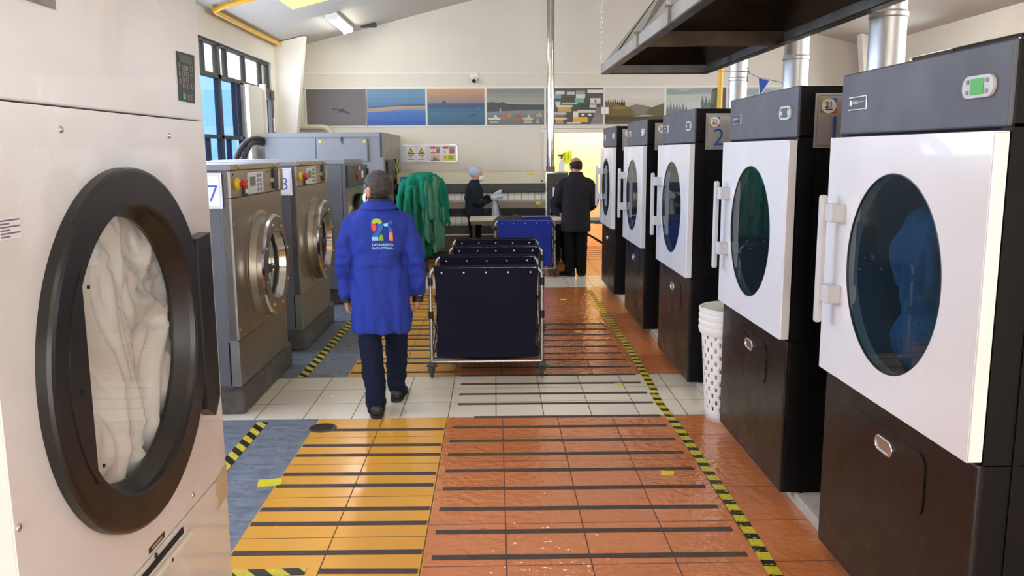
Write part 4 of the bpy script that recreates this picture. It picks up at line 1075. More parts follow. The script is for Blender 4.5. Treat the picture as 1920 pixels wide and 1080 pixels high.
for x, glyph in ((0.204, [('#a8952a', [(0.4, 0.52), (0.6, 0.52), (0.5, 0.66)])]), (0.39, [('#6a5520', [(0.36, 0.52), (0.62, 0.54), (0.62, 0.6), (0.45, 0.62)])])):
    poster(x, 0.03, 0.155, 0.245, [('#e8e8ea', R_(0, 0, 1, 1)), ('#3c3a28', [(0.08, 0.45), (0.92, 0.45), (0.5, 0.93)]), ('#d8c648', [(0.2, 0.5), (0.8, 0.5), (0.5, 0.84)])] + glyph + [('#55565c', R_(0.22, 0.32, 0.78, 0.37)), ('#55565c', R_(0.42, 0.2, 0.6, 0.24)), ('#55565c', R_(0.12, 0.07, 0.88, 0.12))])
poster(0.628, 0.025, 0.16, 0.25, [('#e6dede', R_(0, 0, 1, 1)), ('#c4433c', R_(0, 0.84, 0.55, 1)), ('#a08878', R_(0.6, 0.52, 1, 0.98)), ('#7c7468', R_(0.72, 0.6, 0.95, 0.8)), ('#c4433c', R_(0, 0.5, 0.55, 0.6)), ('#c07c60', R_(0.55, 0.5, 1, 0.58)), ('#d9c0bc', R_(0, 0.02, 1, 0.42)), ('#9c6a58', [(0.25, 0.08), (0.9, 0.08), (0.55, 0.2), (0.3, 0.28)]), ('#6a5550', R_(0, 0.02, 1, 0.07)), ('#77777a', R_(0.15, 0.68, 0.4, 0.71))])
poster(0.843, 0.025, 0.205, 0.25, [('#e2dcde', R_(0, 0, 1, 1)), ('#c4434a', R_(0.0, 0.84, 0.48, 1)), ('#8f8478', R_(0.52, 0.48, 1, 0.98)), ('#b0584c', [(0.6, 0.5), (0.9, 0.5), (0.95, 0.72), (0.7, 0.8)]), ('#6a6468', R_(0.12, 0.55, 0.24, 0.68)), ('#d4d24c', R_(0.04, 0.02, 0.98, 0.4)), ('#a8b02c', R_(0.45, 0.08, 0.9, 0.34)), ('#9a5a50', R_(0.14, 0.18, 0.26, 0.28)), ('#8a8f30', R_(0.5, 0.12, 0.85, 0.15)), ('#8a8f30', R_(0.5, 0.24, 0.85, 0.27))])

# ------------------------------------------------------------------ flatwork ironer
ir = thing('flatwork_ironer', 'long flatwork ironer with ivory hood and white padded rollers along the back wall', 'ironing machine', (-1.6, 13.8, 0))
x0, x1 = 0.0, 2.425
b = MB(); b.prism([(0.02, 1.25), (0.06, 1.425), (0.9, 1.435), (0.9, 1.25)], 'x', x0, x1); hc = obj('hood_cover', b, M['beige'], ir)
b = MB(); b.m(0).cyl((2.36, 0.03, 1.285), (2.36, 0.02, 1.285), 0.016, 12); b.m(1).box((2.12, 0.045, 1.385), (2.24, 0.052, 1.41)); obj('hood_marks', b, [M['charcoal'], M['yellow']], hc)
b = MB(); b.box((x0, 0.03, 1.11), (x1, 0.9, 1.255), 0.004); obj('front_band', b, M['iron_dark'], ir)
b = MB(); b.box((x0, 0.25, 0.3), (x1, 0.95, 1.12)); obj('body', b, M['charcoal'], ir)
b = MB(); b.cyl((x0, 0.2, 1.0), (x1, 0.2, 1.0), 0.12, 40); rl = obj('roller', b, M['roller'], ir)
b = MB()
for k in range(22): b.lathe([(0.1212, -0.005), (0.1212, 0.005)], (0.05+k*0.11, 0.2, 1.0), 'x', 40)
o = obj('guide_tapes', b, ink('#8a7f70'), rl, fix=False)
b = MB(); b.prism([(-0.03, 0.955), (0.12, 0.985), (0.12, 0.965), (-0.02, 0.935)], 'x', x0, x1); b.prism([(-0.03, 0.952), (-0.012, 0.952), (0.03, 0.845), (0.01, 0.845)], 'x', x0, x1)
fb_ = obj('feed_board', b, mat('feed_board_grey', '#aeaca4', 0.4, 0.25, var=0.03), ir)
b = MB(); b.box((2.26, -0.035, 0.9), (2.34, -0.01, 0.955)); obj('feed_mark', b, M['yellow'], fb_)
b = MB(); b.cyl((x0, 0.16, 0.62), (x1, 0.16, 0.62), 0.085, 32); rl = obj('roller', b, M['roller'], ir)
b = MB()
for k in range(22): b.lathe([(0.0862, -0.005), (0.0862, 0.005)], (0.05+k*0.11, 0.16, 0.62), 'x', 32)
obj('guide_tapes', b, ink('#8a7f70'), rl, fix=False)
b = MB(); b.box((x0, 0.02, 0.42), (x1, 0.26, 0.53), 0.004); obj('lower_band', b, M['iron_dark'], ir)
b = MB(); b.box((x0, 0.0, 0.405), (x1, 0.05, 0.42)); obj('edge_strip', b, M['white_trim'], ir)
b = MB(); b.box((x0, 0.03, 0.14), (x1, 0.26, 0.405)); obj('base_panel', b, M['brown_panel'], ir)
b = MB(); b.box((x0, 0.06, 0.0), (x1, 0.9, 0.14)); obj('plinth', b, M['charcoal'], ir)
b = MB(); b.box((2.44, -0.02, 0.0), (2.785, 0.9, 1.41), 0.01); cb = obj('control_cabinet', b, M['iron_dark'], ir)
b = MB(); b.box((2.43, -0.03, 1.405), (2.795, 0.92, 1.437), 0.004); obj('cabinet_top', b, M['chrome'], cb)
b = MB(); b.box((2.425, 0.0, 0.0), (2.445, 0.9, 1.42)); obj('side_frame', b, M['chrome'], cb)
b = MB(); b.m(0).cyl((2.62, -0.02, 1.235), (2.62, -0.035, 1.235), 0.033, 20); b.m(1).cyl((2.62, -0.035, 1.235), (2.62, -0.06, 1.235), 0.02, 16); obj('emergency_button', b, [M['orange_knob'], M['red']], cb)
b = MB()
for z0, z1, xa, xb in ((0.98, 1.18, 2.54, 2.72), (0.7, 0.95, 2.5, 2.62)):
    b.m(0).box((xa, -0.024, z0), (xb, -0.02, z1)); b.m(1).box((xa+0.02, -0.026, z1-0.012), (xb-0.02, -0.024, z1-0.004)); b.m(2)
    for k in range(4): b.box((xa+0.02, -0.0255, z0+0.03+k*0.03), (xb-0.03, -0.024, z0+0.034+k*0.03))
obj('instruction_sheet', b, [M['paper'], M['red'], ink('#a8a09c')], cb)
# flue, spray bottle
t = thing('steel_flue', 'shiny round steel flue rising from the ironer to the ceiling', 'flue', (0.92, 14.05, 1.437))
b = MB(); b.cyl((0, 0, 0.08), (0, 0, 1.25), 0.064, 28, caps=False); b.cyl((0, 0, 1.24), (0, 0, zc(0.92)-1.465), 0.062, 28, caps=False); obj('flue_pipe', b, M['steel_bright'], t)
b = MB(); b.lathe([(0.07, 0.0), (0.075, 0.08), (0.064, 0.085)], (0, 0, 0), 'z', 28); obj('collar', b, mat('rusty_collar', '#7a6a5c', 0.6, 0.5, var=0.15), t)
t = thing('spray_bottle', 'white spray bottle with a dark trigger on top of the ironer cabinet', 'bottle', (1.1, 13.98, 1.437))
b = MB(); b.lathe([(0.0001, 0), (0.046, 0), (0.047, 0.13), (0.03, 0.165), (0.018, 0.18), (0.018, 0.2)], (0, 0, 0), 'z', 24); obj('bottle_body', b, M['white_plastic'], t)
b = MB(); b.cyl((0, 0, 0.2), (0, 0, 0.25), 0.014, 12); b.box((-0.06, -0.012, 0.245), (0.03, 0.012, 0.275), 0.006); b.box((-0.035, -0.008, 0.19), (-0.02, 0.008, 0.25), 0.004); obj('trigger', b, M['charcoal'], t)
t = thing('wall_notice', 'lime green notice on the cream wall beyond the doorway', 'notice', (1.31, 16.55, 1.53))
b = MB(); b.prism([(0.02, 0.03), (0.1, 0.0), (0.14, 0.04), (0.19, 0.07), (0.19, 0.26), (0.1, 0.25), (0.0, 0.2)], 'y', -0.012, -0.001); obj('notice_card', b, ink('#86a312'), t)
b = MB(); r2 = random.Random(5)
for k in range(5): b.box((0.03, -0.0135, 0.06+k*0.03), (0.07, -0.012, 0.075+k*0.03)); b.box((0.1, -0.0135, 0.075+k*0.03), (0.135, -0.012, 0.09+k*0.03))
obj('lettering', b, ink('#47560e'), t)

# ------------------------------------------------------------------ work table
t = thing('work_table', 'long cream work table in front of the ironer', 'table', (-0.39, 12.5, 0))
b = MB(); b.box((0, 0, 0.735), (2.35, 0.48, 0.785), 0.008); tp = obj('tabletop', b, M['table_top'], t)
b = MB(); b.box((0.02, 0.015, 0.69), (2.33, 0.465, 0.735)); b.box((1.86, -0.01, 0.685), (2.0, 0.02, 0.70), 0.004); obj('apron', b, ink('#6c675c'), t)
for x in (0.06, 2.27):
    for y in (0.05, 0.43):
        b = MB(); b.box((x-0.02, y-0.02, 0), (x+0.02, y+0.02, 0.69), 0.004); obj('leg', b, M['charcoal'], t)
b = MB(); b.tube([(1.2, 13.3, 0.62), (1.4, 13.15, 0.5), (1.62, 13.1, 0.37), (1.9, 13.1, 0.2), (2.1, 13.2, 0.03)], [0.014, 0.014, 0.02, 0.014, 0.014], 8)
tag(obj('cable', b, M['black']), 'black cable sloping down behind the work table towards the last dryer', 'cable')

# ------------------------------------------------------------------ laundry carts
def make_cart(label, w, rz, dep, fabric, group, back_tilt=0.0):
    t = thing('laundry_cart', label, 'cart', (0, 0, 0), 0, group)
    hw = w/2
    def U(y, name='frame'):
        b = MB(); pts = [(-hw, y, 0.1), (-hw, y, rz-0.07)]
        for k in range(1, 6): a = PI - PI/2*k/6; pts.append((-hw+0.07+0.07*math.cos(a), y, rz-0.07+0.07*math.sin(a)))
        pts.append((-hw+0.07, y, rz))
        q = [(-x, yy, z) for x, yy, z in pts][::-1]
        b.tube(pts + q, 0.0135, 10); return obj(name, b, M['tube'], t)
    f = U(0.0); k_ = U(dep)
    for y in (0.0, dep):
        b = MB()
        for s in (-1, 1):
            for z in (0.50, rz-0.11): b.cyl((s*hw, y, z-0.03), (s*hw, y, z+0.03), 0.02, 12)
        obj('joint', b, M['black'], t)
    b = MB()
    for y in (0, dep): b.tube([(-hw, y, 0.125), (hw, y, 0.125)], 0.0125, 8)
    for x in (-hw, hw):
        b.tube([(x, 0, 0.15), (x, dep, 0.15)], 0.0115, 8)
    for x in (-hw, hw):
        b.tube([(x, 0.0, 0.5), (x*0.985, dep*0.5, 0.33), (x, dep, 0.16)], 0.008, 6); b.tube([(x, dep, 0.5), (x*0.975, dep*0.5, 0.33), (x, 0, 0.16)], 0.008, 6)
    obj('bottom_rails', b, M['tube'], t)
    for x in (-hw, hw):
        for y in (0, dep):
            b = MB(); b.box((x-0.03, y-0.03, 0.085), (x+0.03, y+0.03, 0.12), 0.006); b.box((x-0.026, y-0.035, 0.04), (x-0.018, y+0.02, 0.09)); b.box((x+0.018, y-0.035, 0.04), (x+0.026, y+0.02, 0.09)); b.box((x-0.045, y+0.01, 0.078), (x+0.045, y+0.035, 0.09), 0.004)
            c = obj('caster', b, M['charcoal'], t)
            b = MB(); b.lathe([(0.0001, -0.012), (0.03, -0.012), (0.042, -0.009), (0.044, 0.0), (0.042, 0.009), (0.03, 0.012), (0.0001, 0.012)], (x, y-0.012, 0.044), 'x', 24); obj('wheel', b, M['rubber'], c)
    # canvas bag: open box with soft sides, sleeves wrapped over both rims
    b = MB(); hb = hw-0.04; zb = 0.16; nz_, nx = 22, 26
    def face(fn, nu, nv):
        vs = [fn(i/nu, j/nv) for j in range(nv+1) for i in range(nu+1)]
        b.raw(vs, [(j*(nu+1)+i, j*(nu+1)+i+1, (j+1)*(nu+1)+i+1, (j+1)*(nu+1)+i) for j in range(nv) for i in range(nu)], True)
    def wob(p, a=0.006):
        q_ = noise.noise_vector(Vector(p)*Vector((5, 5, 3)).x*0.9); return Vector(p) + q_*a
    ear = lambda v: hb + 0.012*max(0, (v-0.8)/0.2) - 0.012*math.sin(PI*min(1, v/0.8))
    for y, s in ((-0.0165, -1), (dep+0.0165, 1)):
        face(lambda u, v: wob(((2*u-1)*ear(v), y + s*0.012*math.sin(PI*v)*math.sin(PI*u) - s*0.03*(1-v)*0.3, zb+(rz-0.002-zb)*v)), nx, nz_)
        face(lambda u, v: Vector(((2*u-1)*(ear(1)-0.004), (y-s*0.0165)+0.017*math.cos(PI*v), rz+0.017*math.sin(PI*v))), nx, 8)
        face(lambda u, v: wob(((2*u-1)*ear(v), (y-s*0.0165) - s*0.018 - s*0.02*(1-v), zb+(rz-0.002-zb)*v), 0.004), nx, nz_)
    for s in (-1, 1):
        face(lambda u, v: wob((s*(hb + 0.0 - 0.03*math.sin(PI*u)*v - 0.012*(1-v)), 0.0+dep*u, zb+(rz-0.03-zb)*v - 0.09*v*math.sin(PI*u))), 16, nz_)
    face(lambda u, v: wob(((2*u-1)*hb, dep*v, zb-0.01+0.01*math.cos(6*u))), 12, 8)
    bag = obj('canvas_bag', b, fabric, t, fix=False)
    b = MB()
    for y, s in ((-0.0165, -1), (dep+0.0165-0.046, -1), (dep+0.02, 1)):
        for k in range(5): b.ell(((k/4-0.5)*2*(hb-0.05), y+s*0.006, rz-0.038), (0.009, 0.006, 0.009), 10, 6)
    obj('snaps', b, M['chrome'], bag)
    return t
nav = 'navy carts parked in the aisle'
c1 = make_cart('navy canvas laundry cart nearest the camera, with its whole front panel in view', 0.868, 0.872, 0.70, M['navy'], nav)
c1.location = (-0.078, 6.45, 0)
dup(c1, (0.0, 7.88, 0), 0, 'navy canvas laundry cart behind the front one, before the blue cart')
c3 = make_cart('bright blue canvas laundry cart beside the man in the dark jacket', 0.835, 0.806, 0.52, M['blue_canvas'], None)
c3.location = (0.415, 11.78, 0)
b = MB()
for k, (x, y, z, r) in enumerate(((0.12, 12.1, 0.76, 0.13), (0.28, 12.12, 0.765, 0.13), (0.2, 12.05, 0.66, 0.2), (0.02, 12.1, 0.71, 0.07))): b.ell((x, y, z), (r*1.2, r*0.8, r*0.75), 16, 10)
bm = to_mesh_remesh(b, 0.012, 2); wrinkle(bm, 0.03, (22, 9, 9), 1.0)
tag(obj('garment_heap', bm, mat('dark_grey_cloth', '#45423e', 0.9, var=0.15, scale=15)), 'dark grey garments heaped in the left of the bright blue cart', 'clothes')

# ------------------------------------------------------------------ rack of green garments
t = thing('garment_rack', 'blue tube-framed rack hung with green work clothes', 'rack', (-1.3, 12.3, 0))
BL = mat('blue_rack_paint', '#2c3f66', 0.45, var=0.06)
b = MB(); b.tube([(-0.08, 0, 1.395), (0.45, 0, 1.395)], 0.016, 8); obj('rail', b, BL, t)
for x in (-0.06, 0.27):
    b = MB(); b.box((x-0.018, -0.018, 0.03), (x+0.018, 0.018, 1.4), 0.004); obj('post', b, BL, t)
b = MB()
for z in (0.03, 0.19):
    for y in (-0.22, 0.22): b.box((-0.27, y-0.016, z-0.016), (0.29, y+0.016, z+0.016), 0.003)
    for x in (-0.25, 0.27): b.box((x-0.016, -0.22, z-0.016), (x+0.016, 0.22, z+0.016), 0.003)
for x in (-0.25, 0.27):
    for y in (-0.22, 0.22): b.box((x-0.016, y-0.016, 0.0), (x+0.016, y+0.016, 0.2), 0.003)
obj('base_frame', b, BL, t)
GC = {c: mat('work_cloth_'+c.lstrip('#'), c, 0.85, var=0.1, scale=10, bump=0.1, bscale=150, spec=0.15) for c in ('#1f9c78', '#2f8a68', '#5f9a80', '#79a88c', '#247a5c')}
for c_, h_ in (('#1f9c78', '#14745a'), ('#79a88c', '#50836a'), ('#5f9a80', '#3f755e'), ('#2f8a68', '#226a50'), ('#247a5c', '#1a5f48')): GC[c_] = mat('work_cloth_'+h_.lstrip('#'), h_, 0.85, var=0.1, scale=10, bump=0.1, bscale=150, spec=0.15)
def garment(x, y, zt, zb, rx, ry, col, seed, label, hem=0.03, lean=0.0):
    b = MB(); n, k = 56, 34; rings = []
    for i in range(k+1):
        s = i/k
        z = zt + (zb-zt)*s
        if s < 0.2: f = math.sqrt(max(0, 1-(1-s/0.2)**2))*0.92+0.03
        else: f = 0.95 + 0.12*math.sin((s-0.2)*2.2+seed) 
        ring = []
        for j in range(n):
            a = 2*PI*j/n
            fold = 0.16*math.sin(5*a+seed*3+1.2*s) + 0.1*math.sin(9*a+seed*7-2*s) + 0.12*noise.noise(Vector((2*math.cos(a), 2*math.sin(a), s*4+seed*5)))
            r = f*(1 + fold*min(1, s*3))
            zz = z + (hem*math.sin(3*a+seed*4) if i >= k-2 else 0)
            ring.append((x + rx*r*math.cos(a) + lean*s, y + ry*r*math.sin(a), zz))
        rings.append(ring)
    b.loft(rings)
    # hanging sleeve
    sx = rx*(0.8 if seed*10 % 2 < 1 else -0.8)
    b2 = [(x+sx*0.6, y-ry*0.55, zt-0.12), (x+sx, y-ry*0.95, zt-0.28), (x+sx*1.05+lean*0.3, y-ry*1.05, zt-0.45), (x+sx*0.95+lean*0.5, y-ry*1.0, zt-0.62)]
    b.tube(b2, [0.03, 0.042, 0.048, 0.054], 10)
    b.bm.normal_update(); wrinkle(b.bm, 0.028, (14, 14, 5), seed*9)
    o = obj('work_garment', b, GC[col], None, world=(x, y, zb)); o.location = (x, y, zb)
    tag(o, label, 'clothes', 'green work clothes on the rack')
garment(-1.30, 12.33, 1.40, 0.62, 0.10, 0.17, '#1f9c78', 0.11, 'bright teal work garment at the left end of the rack, beside the tall grey machine')
garment(-1.19, 12.36, 1.455, 0.36, 0.12, 0.17, '#247a5c', 0.27, 'deep green work garment second from the left end of the rack')
garment(-1.17, 12.18, 1.33, 0.62, 0.13, 0.13, '#2f8a68', 0.35, 'crumpled green work garment bunched in front, over the deep green one', hem=0.06)
garment(-1.06, 12.30, 1.475, 0.27, 0.13, 0.19, '#2f8a68', 0.43, 'long green work garment hanging lowest, in front of the rack post')
garment(-0.99, 12.16, 1.435, 0.50, 0.085, 0.15, '#5f9a80', 0.64, 'greyish green work garment hanging foremost at the middle of the rack', lean=0.03)
garment(-0.89, 12.24, 1.45, 0.36, 0.10, 0.17, '#79a88c', 0.78, 'palest green work garment, second from the right end of the rack', lean=0.03)
garment(-1.05, 12.27, 1.482, 1.02, 0.235, 0.2, '#1f9c78', 0.52, 'bunched teal work garment thrown over the top of the heap on the rack', hem=0.07)
garment(-0.81, 12.34, 1.40, 0.72, 0.075, 0.17, '#1f9c78', 0.95, 'short teal work garment at the right end of the rack, nearest the ironer', lean=0.07)

# ------------------------------------------------------------------ tapes on the floor
TZ = 0.0022
ordn = ['first', 'second', 'third', 'fourth', 'fifth', 'sixth', 'seventh', 'eighth', 'ninth', 'tenth', 'eleventh', 'twelfth', 'thirteenth', 'fourteenth', 'fifteenth', 'sixteenth', 'seventeenth', 'eighteenth', 'nineteenth', 'twentieth']
def strip(x0, x1, y, w, label, group, dy=0.0):
    b = MB(); h = w/2
    jit = lambda: (random.random()-0.5)*0.006
    P = [(x0+jit(), y-h), (x1+jit(), y-h+dy), (x1+jit(), y+h+dy), (x0+jit(), y+h)]
    b.prism([(p[0]-x0, p[1]-y) for p in P], 'z', 0.0, TZ)
    o = obj('grip_strip', b, M['tape_black']); o.location = (x0, y, 0)
    tag(o, label, 'floor strip', group)
ys = [5.412, 5.206, 4.946, 4.713, 4.458, 4.203, 3.948, 3.693, 3.443, 3.19, 2.94, 2.69]
for k, y in enumerate(ys[:9] + ys[9:10]):
    strip(-0.292 if k else -0.153, 1.094, y, 0.042, 'black grip strip on the near terracotta tiles, %s from the ivory band' % ordn[k], 'grip strips on the near terracotta tiles', -0.012)
for k, y in enumerate((6.23, 5.957, 5.712)):
    strip(-0.278, 1.1, y, 0.042, 'black grip strip on the ivory tile band, ' + ('nearest the carts', 'middle of three', 'nearest the camera')[k], 'grip strips on the ivory band', -0.012)
fy = [6.468, 6.713, 6.961, 7.193, 7.447, 7.712, 7.947, 8.197, 8.461]
for k, y in enumerate(fy):
    strip(-0.29, 1.1, y+0.006, 0.042, 'black grip strip on the far terracotta tiles, %s beyond the ivory band' % ordn[k], 'grip strips on the far terracotta tiles', -0.012)
yy = [5.184, 4.898, 4.731, 4.437, 4.273, 3.975, 3.808, 3.512, 3.338]
for k, y in enumerate(yy):
    strip(-1.062 if k == 0 else (-0.765 if k == 8 else -1.183), -0.343, y, 0.042, 'black grip strip on the near yellow tiles, %s from the ivory band' % ordn[k], 'grip strips on the near yellow tiles', -0.012)
k = 0
for n_ in range(9):
    g0 = 10.46 - 0.4632*n_
    for o_ in (-0.145, -0.312):
        if g0 + o_ > 6.5:
            k += 1; strip(-1.183, -0.343, g0+o_, 0.042, 'black grip strip on the far yellow tiles, %s towards the camera' % ordn[min(k-1, 19)], 'grip strips on the far yellow tiles', -0.012)
k = 0
for n_ in range(5):
    g0 = 13.7 - 0.4632*n_
    for o_ in (-0.145, -0.312):
        if g0+o_ > 12.0: k += 1; strip(-1.183, -0.343, g0+o_, 0.042, 'black grip strip on yellow tiles by the garment rack, %s from the ironer' % ordn[k-1], 'grip strips by the garment rack', -0.01)
for k in range(7):
    strip(1.0, 2.3, 13.75+k*0.3, 0.042, 'black grip strip towards the cream doorway, %s past the work table' % ordn[k], 'grip strips at the doorway', 0.0)

def hazard_mat(name, px, py, period, duty, wear):
    q = NT(name); pos = q.pos(); sp = q.n('ShaderNodeSeparateXYZ'); q.l(pos, sp.inputs[0])
    f = q.math('FRACT', q.math('DIVIDE', q.math('ADD', q.math('MULTIPLY', sp.outputs[0], px), q.math('MULTIPLY', sp.outputs[1], py)), period))
    bl = q.math('LESS_THAN', f, duty)
    wn = q.math('GREATER_THAN', q.noise(38, 4, 0.7, vec=pos), wear)
    q.l(q.mix(q.math('MULTIPLY', bl, wn), q.mix(q.remap(q.noise(60, vec=pos), 0.35, 0.7), lin('#d8ca30'), lin('#b0a42a')), lin('#1d1a15')), q.b.inputs['Base Color'])
    q.set(Roughness=0.45); return q.m
HR = hazard_mat('hazard_tape_blocks', 0.12, 1.0, 0.128, 0.44, 0.40)
HL = hazard_mat('hazard_tape_diagonal', 1.3, 1.0, 0.145, 0.5, 0.30)
HB = hazard_mat('hazard_tape_across', 1.0, 0.9, 0.15, 0.5, 0.30)
def tape(pts, w, m_, label, grp):
    b = MB(); L, Rr = [], []
    for i, p in enumerate(pts):
        a, c = Vector(pts[max(0, i-1)]), Vector(pts[min(len(pts)-1, i+1)])
        d = (c-a).normalized(); nn = Vector((d.y, -d.x))
        L.append(Vector(p)-nn*w/2); Rr.append(Vector(p)+nn*w/2)
    for i in range(len(pts)-1):
        b.prism([tuple(L[i]), tuple(Rr[i]), tuple(Rr[i+1]), tuple(L[i+1])], 'z', 0, TZ+0.0006)
    tag(obj('hazard_tape', b, m_), label, 'floor tape', grp)
tape([(1.198, 10.6), (1.19, 9.4), (1.192, 8.0), (1.186, 7.0), (1.17, 6.25), (1.163, 5.98)], 0.058, HR, 'yellow and black floor tape along the far dryers, beyond the ivory band', 'floor tapes by the dryers')
tape([(1.15, 5.93), (1.142, 5.7), (1.155, 5.3), (1.163, 4.96), (1.165, 4.4), (1.168, 3.9), (1.166, 3.6), (1.155, 3.2), (1.15, 2.4)], 0.058, HR, 'yellow and black floor tape along the near dryers, reaching the camera', 'floor tapes by the dryers')
tape([(-1.549, 5.36), (-1.56, 3.0)], 0.075, HL, 'yellow and black floor tape on the blue floor by the white drum machine', 'floor tapes by the washers')
tape([(-1.52, 10.7), (-1.523, 8.7), (-1.545, 6.48)], 0.075, HL, 'yellow and black floor tape on the blue floor before the washers', 'floor tapes by the washers')
tape([(-1.15, 3.326), (-0.82, 3.34)], 0.06, HB, 'short yellow and black tape across the near yellow tiles', None)
for x, y, w, h, a, lab in ((-1.227, 4.324, 0.13, 0.1, 0.2, 'yellow tape patch on the blue floor edge, near the yellow tiles'), (0.936, 4.384, 0.075, 0.055, -0.2, 'yellow tape scrap on the near terracotta tiles'), (0.804, 8.085, 0.07, 0.06, 0.3, 'yellow tape scrap between grip strips on the far terracotta tiles'), (0.809, 9.907, 0.07, 0.06, 0.1, 'yellow tape scrap on bare terracotta tiles farthest down the aisle'), (0.928, 6.187, 0.06, 0.06, 0.0, 'yellow tape scrap on the ivory tile band')):
    b = MB(); c_, s_ = math.cos(a), math.sin(a)
    pts = [(-w/2, -h/2), (w*0.4, -h/2), (w/2, -h*0.1), (w*0.42, h/2), (-w*0.1, h*0.42), (-w/2, h/2)]
    b.prism([(x_*c_-y_*s_, x_*s_+y_*c_) for x_, y_ in pts], 'z', 0, TZ+0.0012)
    o = obj('tape_scrap', b, M['tape_yellow']); o.location = (x, y, 0); tag(o, lab, 'tape', 'yellow tape scraps')
t = thing('floor_drain', 'round dark floor drain at the corner of the near yellow tiles', 'drain', (-1.128, 5.225, 0))
b = MB(); b.lathe([(0.09, 0.0005), (0.088, 0.004), (0.072, 0.005)], (0, 0, 0), 'z', 32); obj('drain_ring', b, mat('drain_metal', '#5a4c40', 0.5, 0.6, var=0.15), t)
b = MB(); b.disc((0, 0, 0.0028), 0.073, 'z', 32)
for k in range(6): b.box((-0.06, -0.05+k*0.02, 0.003), (0.06, -0.043+k*0.02, 0.0045))
obj('drain_grate', b, mat('drain_grate', '#3a322c', 0.6, 0.4, var=0.2), t)
# ------------------------------------------------------------------ people
SKIN = {k: mat('skin_'+k, c, 0.5, var=0.06, scale=14, spec=0.35) for k, c in (('tan', '#b9805f'), ('fair', '#d09a7c'))}
def sring(c, rx, ry, n=36, e=2.4, u=Vector((1, 0, 0)), v=Vector((0, 1, 0))):
    c = Vector(c); out = []
    for j in range(n):
        a = 2*PI*j/n; ca, sa = math.cos(a), math.sin(a)
        out.append(c + u*(rx*math.copysign(abs(ca)**(2/e), ca)) + v*(ry*math.copysign(abs(sa)**(2/e), sa)))
    return out
def vloft(b, rings, e=2.4, n=36):
    """rings: (z, cx, cy, rx, ry)"""
    b.loft([sring((cx, cy, z), rx, ry, n, e) for z, cx, cy, rx, ry in rings])
def limb(b, pts, rs, n=20):
    """tapered closed limb with rounded ends, smoothed along the joints"""
    P = [Vector(p) for p in pts]; Q, R = [], []
    for i in range(len(P)-1):
        a, p, q, d = P[max(i-1, 0)], P[i], P[i+1], P[min(i+2, len(P)-1)]
        for s in range(6):
            t = s/6
            Q.append(0.5*((2*p)+(q-a)*t+(2*a-5*p+4*q-d)*t*t+(3*p-a-3*q+d)*t**3)); R.append(rs[i]+(rs[i+1]-rs[i])*t)
    Q.append(P[-1]); R.append(rs[-1])
    d0 = (Q[0]-Q[1]).normalized(); d1 = (Q[-1]-Q[-2]).normalized()
    pre = [(Q[0]+d0*R[0]*math.sin(a), R[0]*math.cos(a)) for a in (1.45, 1.0, 0.5)]
    post = [(Q[-1]+d1*R[-1]*math.sin(a), R[-1]*math.cos(a)) for a in (0.5, 1.0, 1.45)]
    b.tube([x for x, _ in pre]+Q+[x for x, _ in post], [r for _, r in pre]+R+[r for _, r in post], n)
def hand(b, wrist, d, back, side, curl=0.5, s=1.0, spread=0.0):
    """palm and five fingers; d = pointing direction, back = direction the back of the hand faces, side = towards the thumb"""
    w, d = Vector(wrist), Vector(d).normalized(); back = Vector(back); back = (back-d*back.dot(d)).normalized()
    sd = Vector(side); sd = (sd-d*sd.dot(d)-back*sd.dot(back)).normalized()
    rings = []
    for t, hw, hh in ((-0.03, 0.024, 0.02), (0.0, 0.025, 0.019), (0.03, 0.034, 0.017), (0.06, 0.041, 0.016), (0.085, 0.041, 0.014), (0.094, 0.036, 0.010)):
        rings.append(sring(w+d*t*s, hw*s, hh*s, 20, 2.6, sd, back))
    b.loft(rings)
    for k, (o, L, bend) in enumerate(((0.030, 0.072, 0.9), (0.010, 0.080, 1.0), (-0.010, 0.074, 1.1), (-0.029, 0.058, 1.25))):
        p = w + d*0.08*s + sd*o*s; pts = [p - d*0.02*s, p]; ang = 0.12; fd = d
        for seg in (0.45, 0.32, 0.23):
            ang += curl*bend*0.62
            fd = (d*math.cos(ang) - back*math.sin(ang) + sd*(o*spread*8)).normalized()
            p = p + fd*L*seg*s; pts.append(p)
        limb(b, pts, [0.0098*s, 0.0095*s, 0.009*s, 0.0083*s, 0.007*s], 12)
    p = w + d*0.02*s + sd*0.026*s
    td = (d*0.62 + sd*0.72 - back*0.3).normalized(); pts = [p - sd*0.012*s, p, p+td*0.036*s]
    td2 = (d*0.85 + sd*0.2 - back*(0.3+0.3*curl)).normalized(); pts += [p+td*0.036*s+td2*0.03*s, p+td*0.036*s+td2*0.052*s]
    limb(b, pts, [0.016*s, 0.0145*s, 0.0115*s, 0.0105*s, 0.0085*s], 12)
